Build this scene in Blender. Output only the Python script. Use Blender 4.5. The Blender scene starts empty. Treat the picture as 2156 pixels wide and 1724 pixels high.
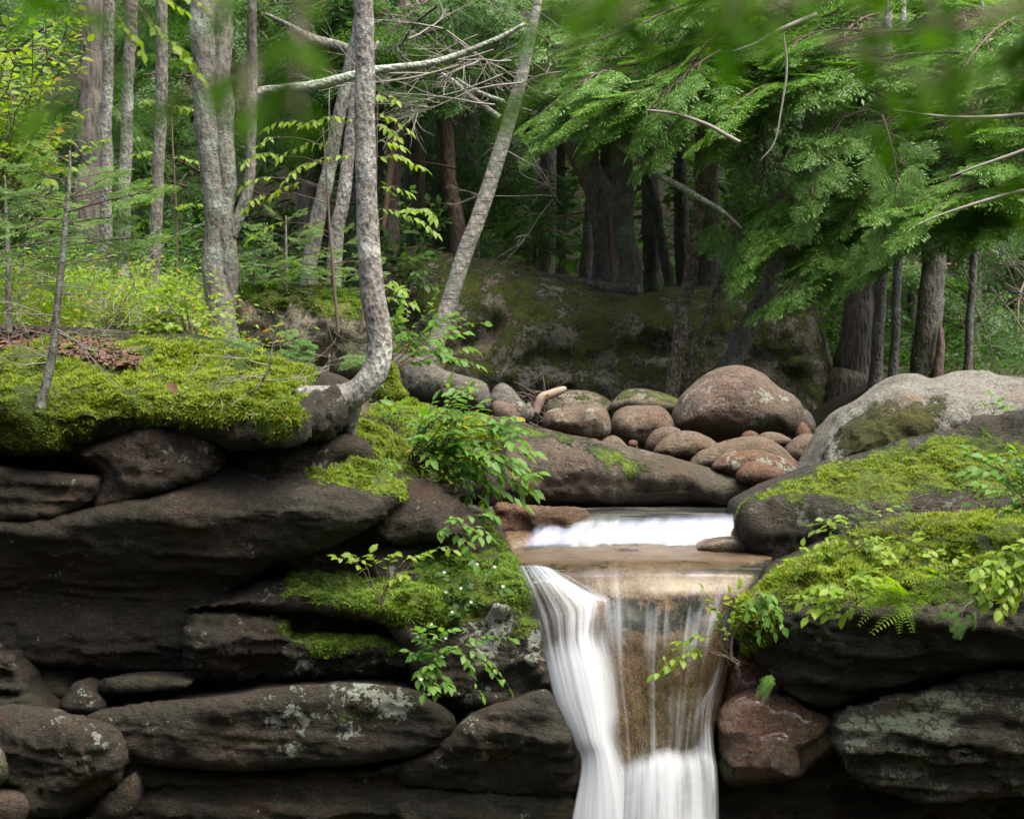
import bpy, math, random
import numpy as np
from mathutils import Vector
from mathutils.geometry import delaunay_2d_cdt

# ------------------------------------------------------------------ camera, light, exposure
scn = bpy.context.scene
COL = scn.collection
F = 3419.0                      # focal length in the 2156 px wide measuring grid
CX, CY, CZ = 1078.0, 862.0, 3.0
cam_d = bpy.data.cameras.new('camera')
cam = bpy.data.objects.new('camera', cam_d)
COL.objects.link(cam)
cam.location = (0, 0, CZ)
cam.rotation_euler = (math.radians(90), 0, 0)
cam_d.sensor_width = 36
cam_d.lens = 36 * F / 2156
cam_d.clip_start = 0.05
cam_d.clip_end = 500
cam_d.dof.use_dof = True
cam_d.dof.focus_distance = 11.5
cam_d.dof.aperture_fstop = 4.0
scn.camera = cam

SUN_EL, SUN_AZ = 66.0, 125.0    # elevation, compass bearing the light comes from (0 = +Y, clockwise)
world = bpy.data.worlds.new('World')
scn.world = world
world.use_nodes = True
wn = world.node_tree.nodes
wl = world.node_tree.links
sky = wn.new('ShaderNodeTexSky')
sky.sky_type = 'NISHITA'
sky.sun_disc = False
sky.sun_elevation = math.radians(SUN_EL)
sky.sun_rotation = math.radians(SUN_AZ)
sky.air_density = 0.6
sky.dust_density = 6.0
sky.ozone_density = 0.4
wn['Background'].inputs['Strength'].default_value = 0.15
wl.new(sky.outputs[0], wn['Background'].inputs['Color'])

sun_d = bpy.data.lights.new('sun', 'SUN')
sun_d.energy = 1.5
sun_d.angle = math.radians(50)
sun_d.color = (1.0, 0.96, 0.82)
sun = bpy.data.objects.new('sun', sun_d)
COL.objects.link(sun)
_e, _a = math.radians(SUN_EL), math.radians(SUN_AZ)
_d = Vector((math.sin(_a) * math.cos(_e), math.cos(_a) * math.cos(_e), math.sin(_e)))
sun.rotation_euler = _d.to_track_quat('Z', 'Y').to_euler()

scn.view_settings.view_transform = 'Standard'
scn.view_settings.look = 'None'
scn.view_settings.gamma = 1.0
scn.view_settings.exposure = 1.9
scn.cycles.use_denoising = True
scn.cycles.max_bounces = 6
scn.cycles.diffuse_bounces = 4
scn.cycles.glossy_bounces = 2
scn.cycles.transmission_bounces = 4
scn.cycles.transparent_max_bounces = 12
scn.cycles.sample_clamp_indirect = 4.0
scn.cycles.caustics_reflective = False
scn.cycles.caustics_refractive = False

# ------------------------------------------------------------------ maths helpers
rng = np.random.default_rng(7)
random.seed(7)


def P(px, py, Y):
    return np.array([(px - CX) / F * Y, Y, CZ - (py - CY) / F * Y])


def _hash(ix, iy, iz, s):
    h = (ix * 374761393 + iy * 668265263 + iz * 1274126177 + s * 974634777) & 0x7fffffff
    h = ((h ^ (h >> 13)) * 1103515245) & 0x7fffffff
    h = ((h ^ (h >> 15)) * 12345 + 987643) & 0x7fffffff
    return ((h ^ (h >> 11)) & 0xffff) / 32767.5 - 1.0


def vnoise(p, s=0):
    i = np.floor(p).astype(np.int64)
    f = p - i
    u = f * f * f * (f * (f * 6 - 15) + 10)
    out = 0
    for a in (0, 1):
        wa = u[:, 0] if a else 1 - u[:, 0]
        for b in (0, 1):
            wb = u[:, 1] if b else 1 - u[:, 1]
            for c in (0, 1):
                wc = u[:, 2] if c else 1 - u[:, 2]
                out = out + wa * wb * wc * _hash(i[:, 0] + a, i[:, 1] + b, i[:, 2] + c, s)
    return out


def fbm(p, octv=4, s=0, gain=0.5):
    a, t, o = 1.0, 0.0, 0
    p = np.asarray(p, float)
    for k in range(octv):
        o = o + a * vnoise(p, s + k * 17)
        t += a
        a *= gain
        p = p * 2.03 + 11.3
    return o / t


def sstep(a, b, x):
    t = np.clip((x - a) / (b - a), 0, 1)
    return t * t * (3 - 2 * t)


def catmull(pts, step, closed=False):
    """smooth resample of a polyline (N,k); the first two or three columns set arc length"""
    p = np.asarray(pts, float)
    n = len(p)
    out = []
    rngk = n if closed else n - 1
    for i in range(rngk):
        if closed:
            a, b, c, d = p[(i - 1) % n], p[i], p[(i + 1) % n], p[(i + 2) % n]
        else:
            b, c = p[i], p[i + 1]
            a = p[i - 1] if i > 0 else 2 * b - c
            d = p[i + 2] if i + 2 < n else 2 * c - b
        L = np.linalg.norm((c - b)[:2]) if p.shape[1] < 3 else np.linalg.norm((c - b)[:3])
        m = max(1, int(round(L / step)))
        for k in range(m):
            t = k / m
            out.append(0.5 * ((2 * b) + (c - a) * t + (2 * a - 5 * b + 4 * c - d) * t * t + (3 * b - a - 3 * c + d) * t ** 3))
    if not closed:
        out.append(p[-1])
    return np.array(out)


def inside(pts, poly):
    x, y = pts[:, 0], pts[:, 1]
    r = np.zeros(len(pts), bool)
    n = len(poly)
    j = n - 1
    for i in range(n):
        xi, yi = poly[i]
        xj, yj = poly[j]
        if yi != yj:
            r ^= ((yi > y) != (yj > y)) & (x < (xj - xi) * (y - yi) / (yj - yi) + xi)
        j = i
    return r


def dist_poly(pts, poly):
    poly = np.asarray(poly, float)
    d = np.full(len(pts), 1e9)
    for i in range(len(poly)):
        a, b = poly[i], poly[(i + 1) % len(poly)]
        ab = b - a
        t = np.clip(((pts - a) @ ab) / max(ab @ ab, 1e-9), 0, 1)
        q = a + t[:, None] * ab
        d = np.minimum(d, np.hypot(pts[:, 0] - q[:, 0], pts[:, 1] - q[:, 1]))
    return d


# ------------------------------------------------------------------ mesh and object helpers
def mesh(name, V, faces, mat=None, smooth=True, attrs=None, uv=None):
    """faces: one array (n,k) or a list of such arrays"""
    if isinstance(faces, np.ndarray):
        faces = [faces]
    faces = [np.asarray(f, np.int32) for f in faces if len(f)]
    me = bpy.data.meshes.new(name)
    V = np.asarray(V, np.float32)
    me.vertices.add(len(V))
    me.vertices.foreach_set('co', V.ravel())
    nl = sum(f.size for f in faces)
    npoly = sum(len(f) for f in faces)
    me.loops.add(nl)
    me.loops.foreach_set('vertex_index', np.concatenate([f.ravel() for f in faces]))
    me.polygons.add(npoly)
    tot = np.concatenate([np.full(len(f), f.shape[1], np.int32) for f in faces])
    st = np.concatenate([[0], np.cumsum(tot)[:-1]]).astype(np.int32)
    me.polygons.foreach_set('loop_start', st)
    me.polygons.foreach_set('loop_total', tot)
    if smooth:
        me.polygons.foreach_set('use_smooth', np.ones(npoly, bool))
    me.update(calc_edges=True)
    if attrs:
        for k, v in attrs.items():
            at = me.attributes.new(k, 'FLOAT', 'POINT')
            at.data.foreach_set('value', np.asarray(v, np.float32))
    if uv is not None:
        lay = me.uv_layers.new(name='UVMap')
        idx = np.concatenate([f.ravel() for f in faces])
        lay.data.foreach_set('uv', np.asarray(uv, np.float32)[idx].ravel())
    if mat is not None:
        me.materials.append(mat)
    return me


def link(name, me, parent=None, loc=(0, 0, 0)):
    o = bpy.data.objects.new(name, me)
    COL.objects.link(o)
    o.location = loc
    if parent is not None:
        o.parent = parent
    return o


def tag(o, label=None, cat=None, group=None, kind=None):
    if label:
        o['label'] = label
    if cat:
        o['category'] = cat
    if group:
        o['group'] = group
    if kind:
        o['kind'] = kind
    return o


def solid(name, V, faces, mat, origin=None, parent=None, **kw):
    """mesh from world-space vertices; under a parent the vertices are taken relative to the parent's origin"""
    V = np.asarray(V, float)
    if parent is not None:
        t = parent
        org = np.array(t.location)
        while t.parent is not None:
            t = t.parent
            org = org + np.array(t.location)
        return link(name, mesh(name, V - org, faces, mat, **kw), parent)
    org = np.asarray(origin if origin is not None else (0, 0, 0), float)
    return link(name, mesh(name, V - org, faces, mat, **kw), None, tuple(org))


def thing(name, label, cat, loc, group=None):
    o = bpy.data.objects.new(name, None)
    COL.objects.link(o)
    o.location = tuple(float(c) for c in loc)
    o.empty_display_size = 0.2
    return tag(o, label, cat, group)


def join(parts):
    """[(V, faces)] -> V, faces with offsets"""
    Vs, Fs, n = [], [], 0
    for V, f in parts:
        Vs.append(V)
        Fs.append(np.asarray(f, np.int64) + n)
        n += len(V)
    ks = {}
    for f in Fs:
        ks.setdefault(f.shape[1], []).append(f)
    return np.concatenate(Vs), [np.concatenate(v) for v in ks.values()]


def tube(pts, rad, nseg=10, noise=0.0, seed=0, flare=None):
    pts = np.asarray(pts, float)
    rad = np.asarray(rad, float)
    n = len(pts)
    T = np.gradient(pts, axis=0)
    T /= np.linalg.norm(T, axis=1)[:, None] + 1e-12
    ref = np.array([0.0, 1.0, 0.0]) if abs(T[0][1]) < 0.9 else np.array([1.0, 0, 0])
    N = np.zeros_like(T)
    v = ref - T[0] * (ref @ T[0])
    N[0] = v / np.linalg.norm(v)
    for i in range(1, n):
        v = N[i - 1] - T[i] * (N[i - 1] @ T[i])
        N[i] = v / (np.linalg.norm(v) + 1e-12)
    B = np.cross(T, N)
    a = np.linspace(0, 2 * np.pi, nseg, endpoint=False)
    ca, sa = np.cos(a), np.sin(a)
    D = N[:, None, :] * ca[None, :, None] + B[:, None, :] * sa[None, :, None]
    R = np.repeat(rad[:, None], nseg, 1)
    if noise:
        q = (pts[:, None, :] + D * rad[:, None, None]).reshape(-1, 3)
        m = float(np.mean(rad))
        R = R * (1 + noise * fbm(q / (m * 2.2), 3, seed).reshape(n, nseg))
    V = (pts[:, None, :] + D * R[:, :, None]).reshape(-1, 3)
    i = np.arange(n - 1)[:, None] * nseg
    j = np.arange(nseg)[None, :]
    k = (j + 1) % nseg
    f = np.stack([i + j, i + k, i + nseg + k, i + nseg + j], -1).reshape(-1, 4)
    # close the far end
    V = np.vstack([V, pts[-1:] + T[-1:] * rad[-1] * 0.5])
    c = len(V) - 1
    base = (n - 1) * nseg
    jj = np.arange(nseg)
    cap = np.stack([base + jj, base + (jj + 1) % nseg, np.full(nseg, c), np.full(nseg, c)], -1)
    return V, np.concatenate([f, cap])


def px_path(pts, Y, step=12, wob=0.0, seed=0):
    """[(px,py,width px[,dY])] -> 3-D centre line and radii"""
    q = np.array([list(p) + [0.0] * (4 - len(p)) for p in pts], float)
    q = catmull(q, step)
    YY = Y + q[:, 3]
    C = np.array([P(a, b, y) for a, b, y in zip(q[:, 0], q[:, 1], YY)])
    R = q[:, 2] * 0.5 * YY / F
    if wob:
        C[:, 0] += wob * R * fbm(C * 3.0, 2, seed)
        C[:, 1] += wob * R * fbm(C * 3.0, 2, seed + 5)
    return C, R


def stamp(TV, TF, O, X, Y, Z, S):
    """copies of a template (TV, TF) with frames; all arrays (N,...)"""
    TV = np.asarray(TV, float)
    S = np.asarray(S, float)
    if S.ndim == 1:
        S = S[:, None].repeat(3, 1)
    V = (O[:, None, :] + X[:, None, :] * (TV[None, :, 0:1] * S[:, None, 0:1]) + Y[:, None, :] * (TV[None, :, 1:2] * S[:, None, 1:2])
         + Z[:, None, :] * (TV[None, :, 2:3] * S[:, None, 2:3])).reshape(-1, 3)
    f = (np.asarray(TF)[None] + (np.arange(len(O)) * len(TV))[:, None, None]).reshape(-1, np.asarray(TF).shape[1])
    return V, f


def unit(a):
    a = np.asarray(a, float)
    return a / (np.linalg.norm(a, axis=-1, keepdims=True) + 1e-12)


def frames(X, up):
    X = unit(X)
    Y = unit(np.cross(up, X))
    return X, Y, np.cross(X, Y)


# ------------------------------------------------------------------ materials
def newmat(name):
    m = bpy.data.materials.new(name)
    m.use_nodes = True
    nt = m.node_tree
    return m, nt, nt.nodes['Principled BSDF'], nt.nodes['Material Output']


class NT:
    def __init__(s, nt):
        s.t = nt

    def n(s, typ, **kw):
        x = s.t.nodes.new(typ)
        for k, v in kw.items():
            setattr(x, k, v)
        return x

    def l(s, a, b):
        s.t.links.new(a, b)

    def setv(s, sock, v):
        if hasattr(v, 'is_linked') or hasattr(v, 'links'):
            s.l(v, sock)
        else:
            if isinstance(v, tuple) and len(v) == 3 and sock.type == 'RGBA':
                v = v + (1.0,)
            sock.default_value = v

    def coord(s, scale=(1, 1, 1), rot=(0, 0, 0), kind='Object'):
        c = s.n('ShaderNodeTexCoord')
        m = s.n('ShaderNodeMapping')
        s.l(c.outputs[kind], m.inputs[0])
        m.inputs['Scale'].default_value = scale
        m.inputs['Rotation'].default_value = rot
        return m.outputs[0]

    def noise(s, co, scale, detail=4, rough=0.55, dist=0.0):
        x = s.n('ShaderNodeTexNoise')
        s.l(co, x.inputs['Vector'])
        x.inputs['Scale'].default_value = scale
        x.inputs['Detail'].default_value = detail
        x.inputs['Roughness'].default_value = rough
        x.inputs['Distortion'].default_value = dist
        return x.outputs[0]

    def voro(s, co, scale, feature='F1', out=0):
        x = s.n('ShaderNodeTexVoronoi', feature=feature)
        s.l(co, x.inputs['Vector'])
        x.inputs['Scale'].default_value = scale
        return x.outputs[out]

    def math(s, op, a, b=0.0, c=0.0, clamp=False):
        x = s.n('ShaderNodeMath', operation=op, use_clamp=clamp)
        s.setv(x.inputs[0], a)
        s.setv(x.inputs[1], b)
        s.setv(x.inputs[2], c)
        return x.outputs[0]

    def ramp(s, v, a, b, lo=0.0, hi=1.0):
        x = s.n('ShaderNodeMapRange', interpolation_type='SMOOTHSTEP')
        s.setv(x.inputs[0], v)
        x.inputs[1].default_value = a
        x.inputs[2].default_value = b
        x.inputs[3].default_value = lo
        x.inputs[4].default_value = hi
        return x.outputs[0]

    def mix(s, f, a, b, blend='MIX'):
        x = s.n('ShaderNodeMix', data_type='RGBA', blend_type=blend)
        s.setv(x.inputs[0], f)
        s.setv(x.inputs[6], a)
        s.setv(x.inputs[7], b)
        return x.outputs[2]

    def attr(s, name):
        x = s.n('ShaderNodeAttribute', attribute_name=name)
        return x.outputs['Fac']

    def bump(s, h, strength, dist, normal=None):
        x = s.n('ShaderNodeBump')
        s.l(h, x.inputs['Height'])
        x.inputs['Strength'].default_value = strength
        x.inputs['Distance'].default_value = dist
        if normal is not None:
            s.l(normal, x.inputs['Normal'])
        return x.outputs[0]


_rock_cache = {}


def rock_mat(name, a, b, c=(0.03, 0.027, 0.022), lichen=(0.34, 0.38, 0.31), moss1=(0.12, 0.17, 0.02), moss2=(0.035, 0.065, 0.012),
             strata=0.0, rough=0.85, grain=1.0, speck=0.5, spec=0.3, flow=1.0):
    """granite: two ground colours, dark weathering stains, mineral grain, lichen and moss where the vertex masks put them"""
    if name in _rock_cache:
        return _rock_cache[name]
    m, nt, bs, out = newmat(name)
    g = NT(nt)
    co = g.coord()
    cs = g.coord((1.0, 1.0, 3.0), (0.0, 0.16, 0.0))
    n1 = g.noise(co, 1.7, 5, 0.62)
    cf = g.coord((1, 1, flow))
    n2 = g.noise(cf, 6.0, 6, 0.7)
    n3 = g.noise(cf, 55.0, 3, 0.75)
    ns = g.noise(cs, 3.2, 6, 0.68, 0.3)
    col = g.mix(g.ramp(n1, 0.34, 0.66), a, b)
    col = g.mix(g.ramp(ns, 0.45, 0.72, 0.0, 0.25 + 0.35 * strata), col, c)
    col = g.mix(g.ramp(n2, 0.5, 0.75, 0.0, 0.5), col, c)
    n4 = g.noise(g.coord((1, 1, 1.6 * flow)), 14.0, 6, 0.78, 0.4)
    col = g.mix(g.ramp(n4, 0.50, 0.66, 0.0, 0.65), col, c)
    col = g.mix(g.ramp(n4, 0.44, 0.30, 0.0, 0.45), col, tuple(x * 1.7 for x in b))
    sp = g.ramp(n3, 0.30, 0.62, max(0.05, 1.0 - 1.1 * speck), 1.0 + 1.1 * speck)
    sc = g.n('ShaderNodeVectorMath', operation='SCALE')
    g.l(col, sc.inputs[0])
    g.l(sp, sc.inputs['Scale'])
    col = sc.outputs[0]
    col = g.mix(g.ramp(g.noise(co, 1.25, 4, 0.6), 0.48, 0.68, 0.0, 0.55), col, tuple(x * y for x, y in zip(b, (0.62, 0.78, 0.45))))
    col = g.mix(g.ramp(g.noise(g.coord((1, 1, 0.7)), 2.1, 5, 0.68), 0.56, 0.70, 0.0, 0.5), col, tuple(x * y for x, y in zip(a, (1.25, 0.75, 0.5))))
    # lichen crust
    nl = g.noise(co, 4.5, 7, 0.72)
    nl2 = g.noise(co, 26.0, 4, 0.7)
    lm = g.math('ADD', g.math('MULTIPLY', g.math('SUBTRACT', nl, 0.5), 3.6), g.math('MULTIPLY', g.math('SUBTRACT', nl2, 0.5), 2.0))
    lm = g.ramp(g.math('ADD', lm, g.attr('lich')), 0.55, 0.72)
    lcol = g.mix(g.ramp(nl2, 0.35, 0.65), lichen, tuple(x * 0.62 for x in lichen))
    col = g.mix(g.math('MULTIPLY', lm, 0.85), col, lcol)
    # moss
    nm = g.noise(co, 3.4, 7, 0.68)
    nm2 = g.noise(co, 30.0, 4, 0.7)
    mm = g.math('ADD', g.math('MULTIPLY', g.math('SUBTRACT', nm, 0.5), 2.2), g.math('MULTIPLY', g.math('SUBTRACT', nm2, 0.5), 1.1))
    mm = g.ramp(g.math('ADD', mm, g.attr('moss')), 0.42, 0.62)
    mc = g.mix(g.ramp(g.noise(co, 2.3, 4, 0.6), 0.36, 0.64), moss2, moss1)
    mc = g.mix(g.ramp(nm2, 0.35, 0.7, 0.0, 0.6), mc, tuple(x * 0.45 for x in moss2))
    col = g.mix(mm, col, mc)
    g.l(col, bs.inputs['Base Color'])
    bs.inputs['Specular IOR Level'].default_value = spec
    rr = g.math('ADD', g.math('MULTIPLY', n2, 0.25), rough - 0.12)
    rr = g.mix(mm, rr, (1.0, 1.0, 1.0))
    g.l(rr, bs.inputs['Roughness'])
    h = g.math('ADD', g.math('ADD', g.math('MULTIPLY', n2, 0.9), g.math('MULTIPLY', n4, 0.8)), g.math('MULTIPLY', n3, 0.25 * grain))
    if strata:
        h = g.math('ADD', h, g.math('MULTIPLY', g.noise(g.coord((2.2, 2.2, 9.0), (0.0, 0.14, 0.0)), 3.0, 7, 0.74, 0.8), 1.5 * strata))
    h = g.math('ADD', h, g.math('MULTIPLY', mm, g.math('ADD', g.math('MULTIPLY', nm2, 0.9), 0.5)))
    nrm = g.bump(h, 1.0, 0.065)
    g.l(nrm, bs.inputs['Normal'])
    _rock_cache[name] = m
    return m


def bark_mat(name, a, b, lichen=(0.36, 0.40, 0.34), lich=0.5, zs=0.35, scale=26.0, bands=0.0, bump=0.02):
    m, nt, bs, out = newmat(name)
    g = NT(nt)
    co = g.coord((1, 1, zs))
    c1 = g.coord()
    cb = g.coord((1.0, 1.0, 14.0), (0, 0.2, 0))
    v = g.voro(co, scale)
    n1 = g.noise(co, scale * 0.7, 5, 0.7)
    n2 = g.noise(c1, 3.0, 5, 0.65)
    n3 = g.noise(c1, 40.0, 4, 0.7)
    f = g.math('ADD', g.math('MULTIPLY', v, 0.8), g.math('MULTIPLY', n1, 0.6))
    col = g.mix(g.ramp(f, 0.35, 0.85), a, b)
    col = g.mix(g.ramp(n3, 0.55, 0.8, 0, 0.6), col, tuple(x * 0.35 for x in a))
    if bands:
        nb = g.noise(cb, 5.0, 4, 0.6)
        col = g.mix(g.math('MULTIPLY', g.ramp(nb, 0.54, 0.64), bands), col, (0.05, 0.042, 0.036))
    lm = g.math('ADD', g.math('MULTIPLY', g.math('SUBTRACT', n2, 0.5), 2.0), g.math('MULTIPLY', g.math('SUBTRACT', n3, 0.5), 1.4))
    lm = g.ramp(g.math('ADD', lm, lich), 0.46, 0.62)
    col = g.mix(g.math('MULTIPLY', lm, 0.85), col, g.mix(g.ramp(n3, 0.4, 0.6), lichen, tuple(x * 0.6 for x in lichen)))
    g.l(col, bs.inputs['Base Color'])
    bs.inputs['Roughness'].default_value = 0.9
    bs.inputs['Specular IOR Level'].default_value = 0.2
    h = g.math('ADD', f, g.math('MULTIPLY', n3, 0.4))
    h = g.math('ADD', h, g.math('MULTIPLY', lm, 0.25))
    g.l(g.bump(h, 0.9, bump), bs.inputs['Normal'])
    return m


def leaf_mat(name, a, b, old=None, trans=0.45, tint=None, rough=0.5):
    """leaf blade: colour varies leaf by leaf, part of the light goes through"""
    m, nt, bs, out = newmat(name)
    g = NT(nt)
    geo = g.n('ShaderNodeNewGeometry')
    r = geo.outputs['Random Per Island']
    co = g.coord(kind='Object')
    nn = g.noise(co, 1.6, 3, 0.6)
    f = g.math('ADD', g.math('MULTIPLY', r, 0.55), g.math('MULTIPLY', g.math('SUBTRACT', nn, 0.25), 0.9), clamp=True)
    col = g.mix(f, a, b)
    if old:
        col = g.mix(g.ramp(r, 0.965, 0.97), col, old)
    g.l(col, bs.inputs['Base Color'])
    bs.inputs['Roughness'].default_value = rough
    bs.inputs['Specular IOR Level'].default_value = 0.35
    tr = g.n('ShaderNodeBsdfTranslucent')
    tc = g.mix(1.0, col, tint or (1.5, 1.5, 0.5), 'MULTIPLY')
    g.l(tc, tr.inputs['Color'])
    mx = g.n('ShaderNodeMixShader')
    mx.inputs[0].default_value = trans
    g.l(bs.outputs[0], mx.inputs[1])
    g.l(tr.outputs[0], mx.inputs[2])
    g.l(mx.outputs[0], out.inputs['Surface'])
    return m


def plain_mat(name, a, b, scale=20.0, rough=0.85, bump=0.004):
    m, nt, bs, out = newmat(name)
    g = NT(nt)
    co = g.coord()
    n = g.noise(co, scale, 5, 0.65)
    geo = g.n('ShaderNodeNewGeometry')
    f = g.math('ADD', g.math('MULTIPLY', geo.outputs['Random Per Island'], 0.6), g.math('MULTIPLY', n, 0.5), clamp=True)
    g.l(g.mix(f, a, b), bs.inputs['Base Color'])
    bs.inputs['Roughness'].default_value = rough
    g.l(g.bump(n, 0.6, bump), bs.inputs['Normal'])
    return m

# ------------------------------------------------------------------ rocks
MOSS_TUFT = leaf_mat('moss_tuft', (0.075, 0.145, 0.010), (0.215, 0.265, 0.018), old=(0.30, 0.21, 0.03), trans=0.3, rough=0.8)
MOSS_DARK = leaf_mat('moss_tuft_dark', (0.055, 0.12, 0.012), (0.15, 0.23, 0.02), trans=0.25, rough=0.8)


def rock(name, label, outline, Y, mat, front=0.4, back=0.8, R=None, res=10, profy=None, profx=None, rough=0.05, freq=2.0,
         strata=0.0, moss=(), topmoss=0.0, moss0=0.0, lich=0.0, lichp=(), seed=0, cat='rock', jag=0.0, group=None, kind=None, power=2.4, facet=1.3, fsize=0.4, lump=0.05):
    """closed boulder: the outline is its widest section at distance Y, the front bulges towards the gorge, the back runs into the bank"""
    O = catmull(outline, res, closed=True)
    if jag:
        tt = np.column_stack([O / 40.0, np.full(len(O), seed * 3.1)])
        O = O + np.column_stack([fbm(tt, 4, seed), fbm(tt, 4, seed + 50)]) * jag
    mn, mx = O.min(0), O.max(0)
    gx, gy = np.meshgrid(np.arange(mn[0], mx[0], res), np.arange(mn[1], mx[1], res * 0.9))
    gx[1::2] += res / 2
    G = np.column_stack([gx.ravel(), gy.ravel()])
    r0 = np.random.default_rng(seed + 100)
    G += r0.uniform(-0.2, 0.2, G.shape) * res
    G = G[inside(G, O)]
    dd = dist_poly(G, O)
    G = G[dd > res * 0.6]
    A = np.vstack([O, G])
    n0 = len(O)
    vs, es, fs, ov, oe, of = delaunay_2d_cdt([Vector(p) for p in A], [(i, (i + 1) % n0) for i in range(n0)], [], 1, 1e-4)
    Q = np.array([(v.x, v.y) for v in vs])
    Fc = np.array([f for f in fs if len(f) == 3], np.int64)
    d = dist_poly(Q, O)
    d[d < res * 0.05] = 0
    if R is None:
        R = d.max()
    t = np.clip(d / R, 0, 1)
    h = (1 - (1 - t) ** power) ** (1 / power)
    dy = np.zeros(len(Q))
    if profy:
        a = np.array(profy, float)
        yy = np.arange(a[0, 0] - 120, a[-1, 0] + 120, 4.0)
        ke = np.exp(-0.5 * (np.arange(-12, 13) / 5.0) ** 2)
        vv = np.interp(yy, a[:, 0], a[:, 1])
        vv = np.convolve(np.pad(vv, 12, mode='edge'), ke / ke.sum(), 'valid')
        dy += np.interp(Q[:, 1], yy, vv)
    if profx:
        a = np.array(profx, float)
        dy += np.interp(Q[:, 0], a[:, 0], a[:, 1])
    Ye = Y + dy
    edge = np.stack([(Q[:, 0] - CX) / F * Ye, Ye, CZ - (Q[:, 1] - CY) / F * Ye], 1)
    Yf = Ye - front * h
    fr = np.stack([(Q[:, 0] - CX) / F * Yf, Yf, CZ - (Q[:, 1] - CY) / F * Yf], 1)
    bk = edge.copy()
    bk[:, 1] += back * h
    # surface relief along the front's own normals
    va, vb, vc = fr[Fc[:, 0]], fr[Fc[:, 1]], fr[Fc[:, 2]]
    fn = np.cross(vb - va, vc - va)
    flip = fn[:, 1].mean() > 0
    if flip:
        Fc = Fc[:, ::-1]
        fn = -fn
    vn = np.zeros_like(fr)
    for k in range(3):
        np.add.at(vn, Fc[:, k], fn)
    vn = unit(vn)
    # flat-faced facets: every point leans towards the planes of its nearest few cells
    if facet:
        K = max(6, int(np.prod((mx - mn) * Y / F) / fsize ** 2))
        sd_ = fr[r0.integers(0, len(fr), K)]
        gr = r0.normal(0, 0.42, (K, 3)) * np.array([1, 0.4, 1.3])
        hh = r0.normal(0, 1, K) * 0.5
        qw = fr + 0.10 * fsize * np.stack([fbm(fr * 4.0, 3, seed + k) for k in (61, 62, 63)], 1) / 0.35
        dd_ = np.linalg.norm((qw[:, None, :] - sd_[None]) * np.array([1.0, 1.0, 1.8]), axis=2) / fsize
        w_ = np.exp(-(dd_ - dd_.min(1, keepdims=True)) * 14)
        w_ /= w_.sum(1, keepdims=True)
        pl = ((fr[:, None, :] - sd_[None]) * gr[None]).sum(2) / fsize + hh[None]
        fac = (w_ * pl).sum(1)
    else:
        fac = 0
    amp = rough * (0.25 + 0.75 * np.clip(t * 1.5, 0, 1))
    dsp = fbm(fr * freq, 5, seed, 0.55)
    dsp += 0.35 * (1 - 2 * np.abs(fbm(fr * freq * 1.7 + 5, 4, seed + 31)))
    dsp += 0.40 * (0.6 - 2 * np.abs(fbm(fr * freq * 4.6 * np.array([1, 1, 1.7]) + 9, 4, seed + 41)))
    if strata:
        q = fr * np.array([1.1, 1.1, 12.0]) + np.array([0, 0, 1]) * fr[:, 0:1] * 0.9
        s1 = fbm(q, 5, seed + 9, 0.6)
        dsp += strata * np.sign(s1) * np.abs(s1) ** 0.45 * 0.95
    mlump = np.zeros(len(Q))
    for poly, val in moss:
        poly = np.asarray(poly, float)
        mlump = np.maximum(mlump, val * sstep(-10, 30, dist_poly(Q, poly) * np.where(inside(Q, poly), 1, -1)))
    dsp = dsp + facet * fac
    lumps = 0.55 - np.abs(fbm(fr * 5.5, 3, seed + 77)) * 2.2 + 0.4 * fbm(fr * 14, 2, seed + 78)
    dsp = dsp * (1 - 0.5 * np.clip(mlump, 0, 1)) + (mlump * lumps * lump) / np.maximum(amp, 1e-4)
    fr = fr + vn * (dsp * amp)[:, None] * np.where(t > 0, 1, 0.4)[:, None]
    bk = np.where((d == 0)[:, None], fr, bk)
    # weld the two halves along the outline
    nQ = len(Q)
    rim = d == 0
    mp = np.arange(nQ)
    inner = np.where(~rim)[0]
    mp[inner] = nQ + np.arange(len(inner))
    V = np.vstack([fr, bk[inner]])
    FB = mp[Fc][:, ::-1]
    FB = FB[~np.all(np.isin(FB, np.where(rim)[0]), 1)]
    # masks
    jn = 34 * fbm(np.column_stack([Q / 45.0, np.full(nQ, seed + 0.5)]), 4, seed + 5)
    ma = np.full(nQ, moss0, float) + topmoss * sstep(0.25, 0.75, vn[:, 2])
    for poly, val in moss:
        poly = np.asarray(poly, float)
        sd = dist_poly(Q, poly) * np.where(inside(Q, poly), 1, -1)
        ma = np.maximum(ma, val * sstep(-26, 26, sd + jn))
    la = np.full(nQ, lich, float)
    for poly, val in lichp:
        poly = np.asarray(poly, float)
        sd = dist_poly(Q, poly) * np.where(inside(Q, poly), 1, -1)
        la = np.maximum(la, val * sstep(-30, 30, sd + jn))
    mfull = np.concatenate([ma, np.full(len(inner), moss0)])
    lfull = np.concatenate([la, np.full(len(inner), lich)])
    org = np.array([V[:, 0].mean(), V[:, 1].mean(), V[:, 2].min()])
    me = mesh(name, V - org, [np.vstack([Fc, FB])], mat, attrs={'moss': mfull, 'lich': lfull})
    o = link(name, me, None, tuple(org))
    tag(o, label, cat, group, kind)
    return {'o': o, 'V': fr, 'F': Fc, 'n': vn, 'moss': ma, 'Q': Q}


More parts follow.
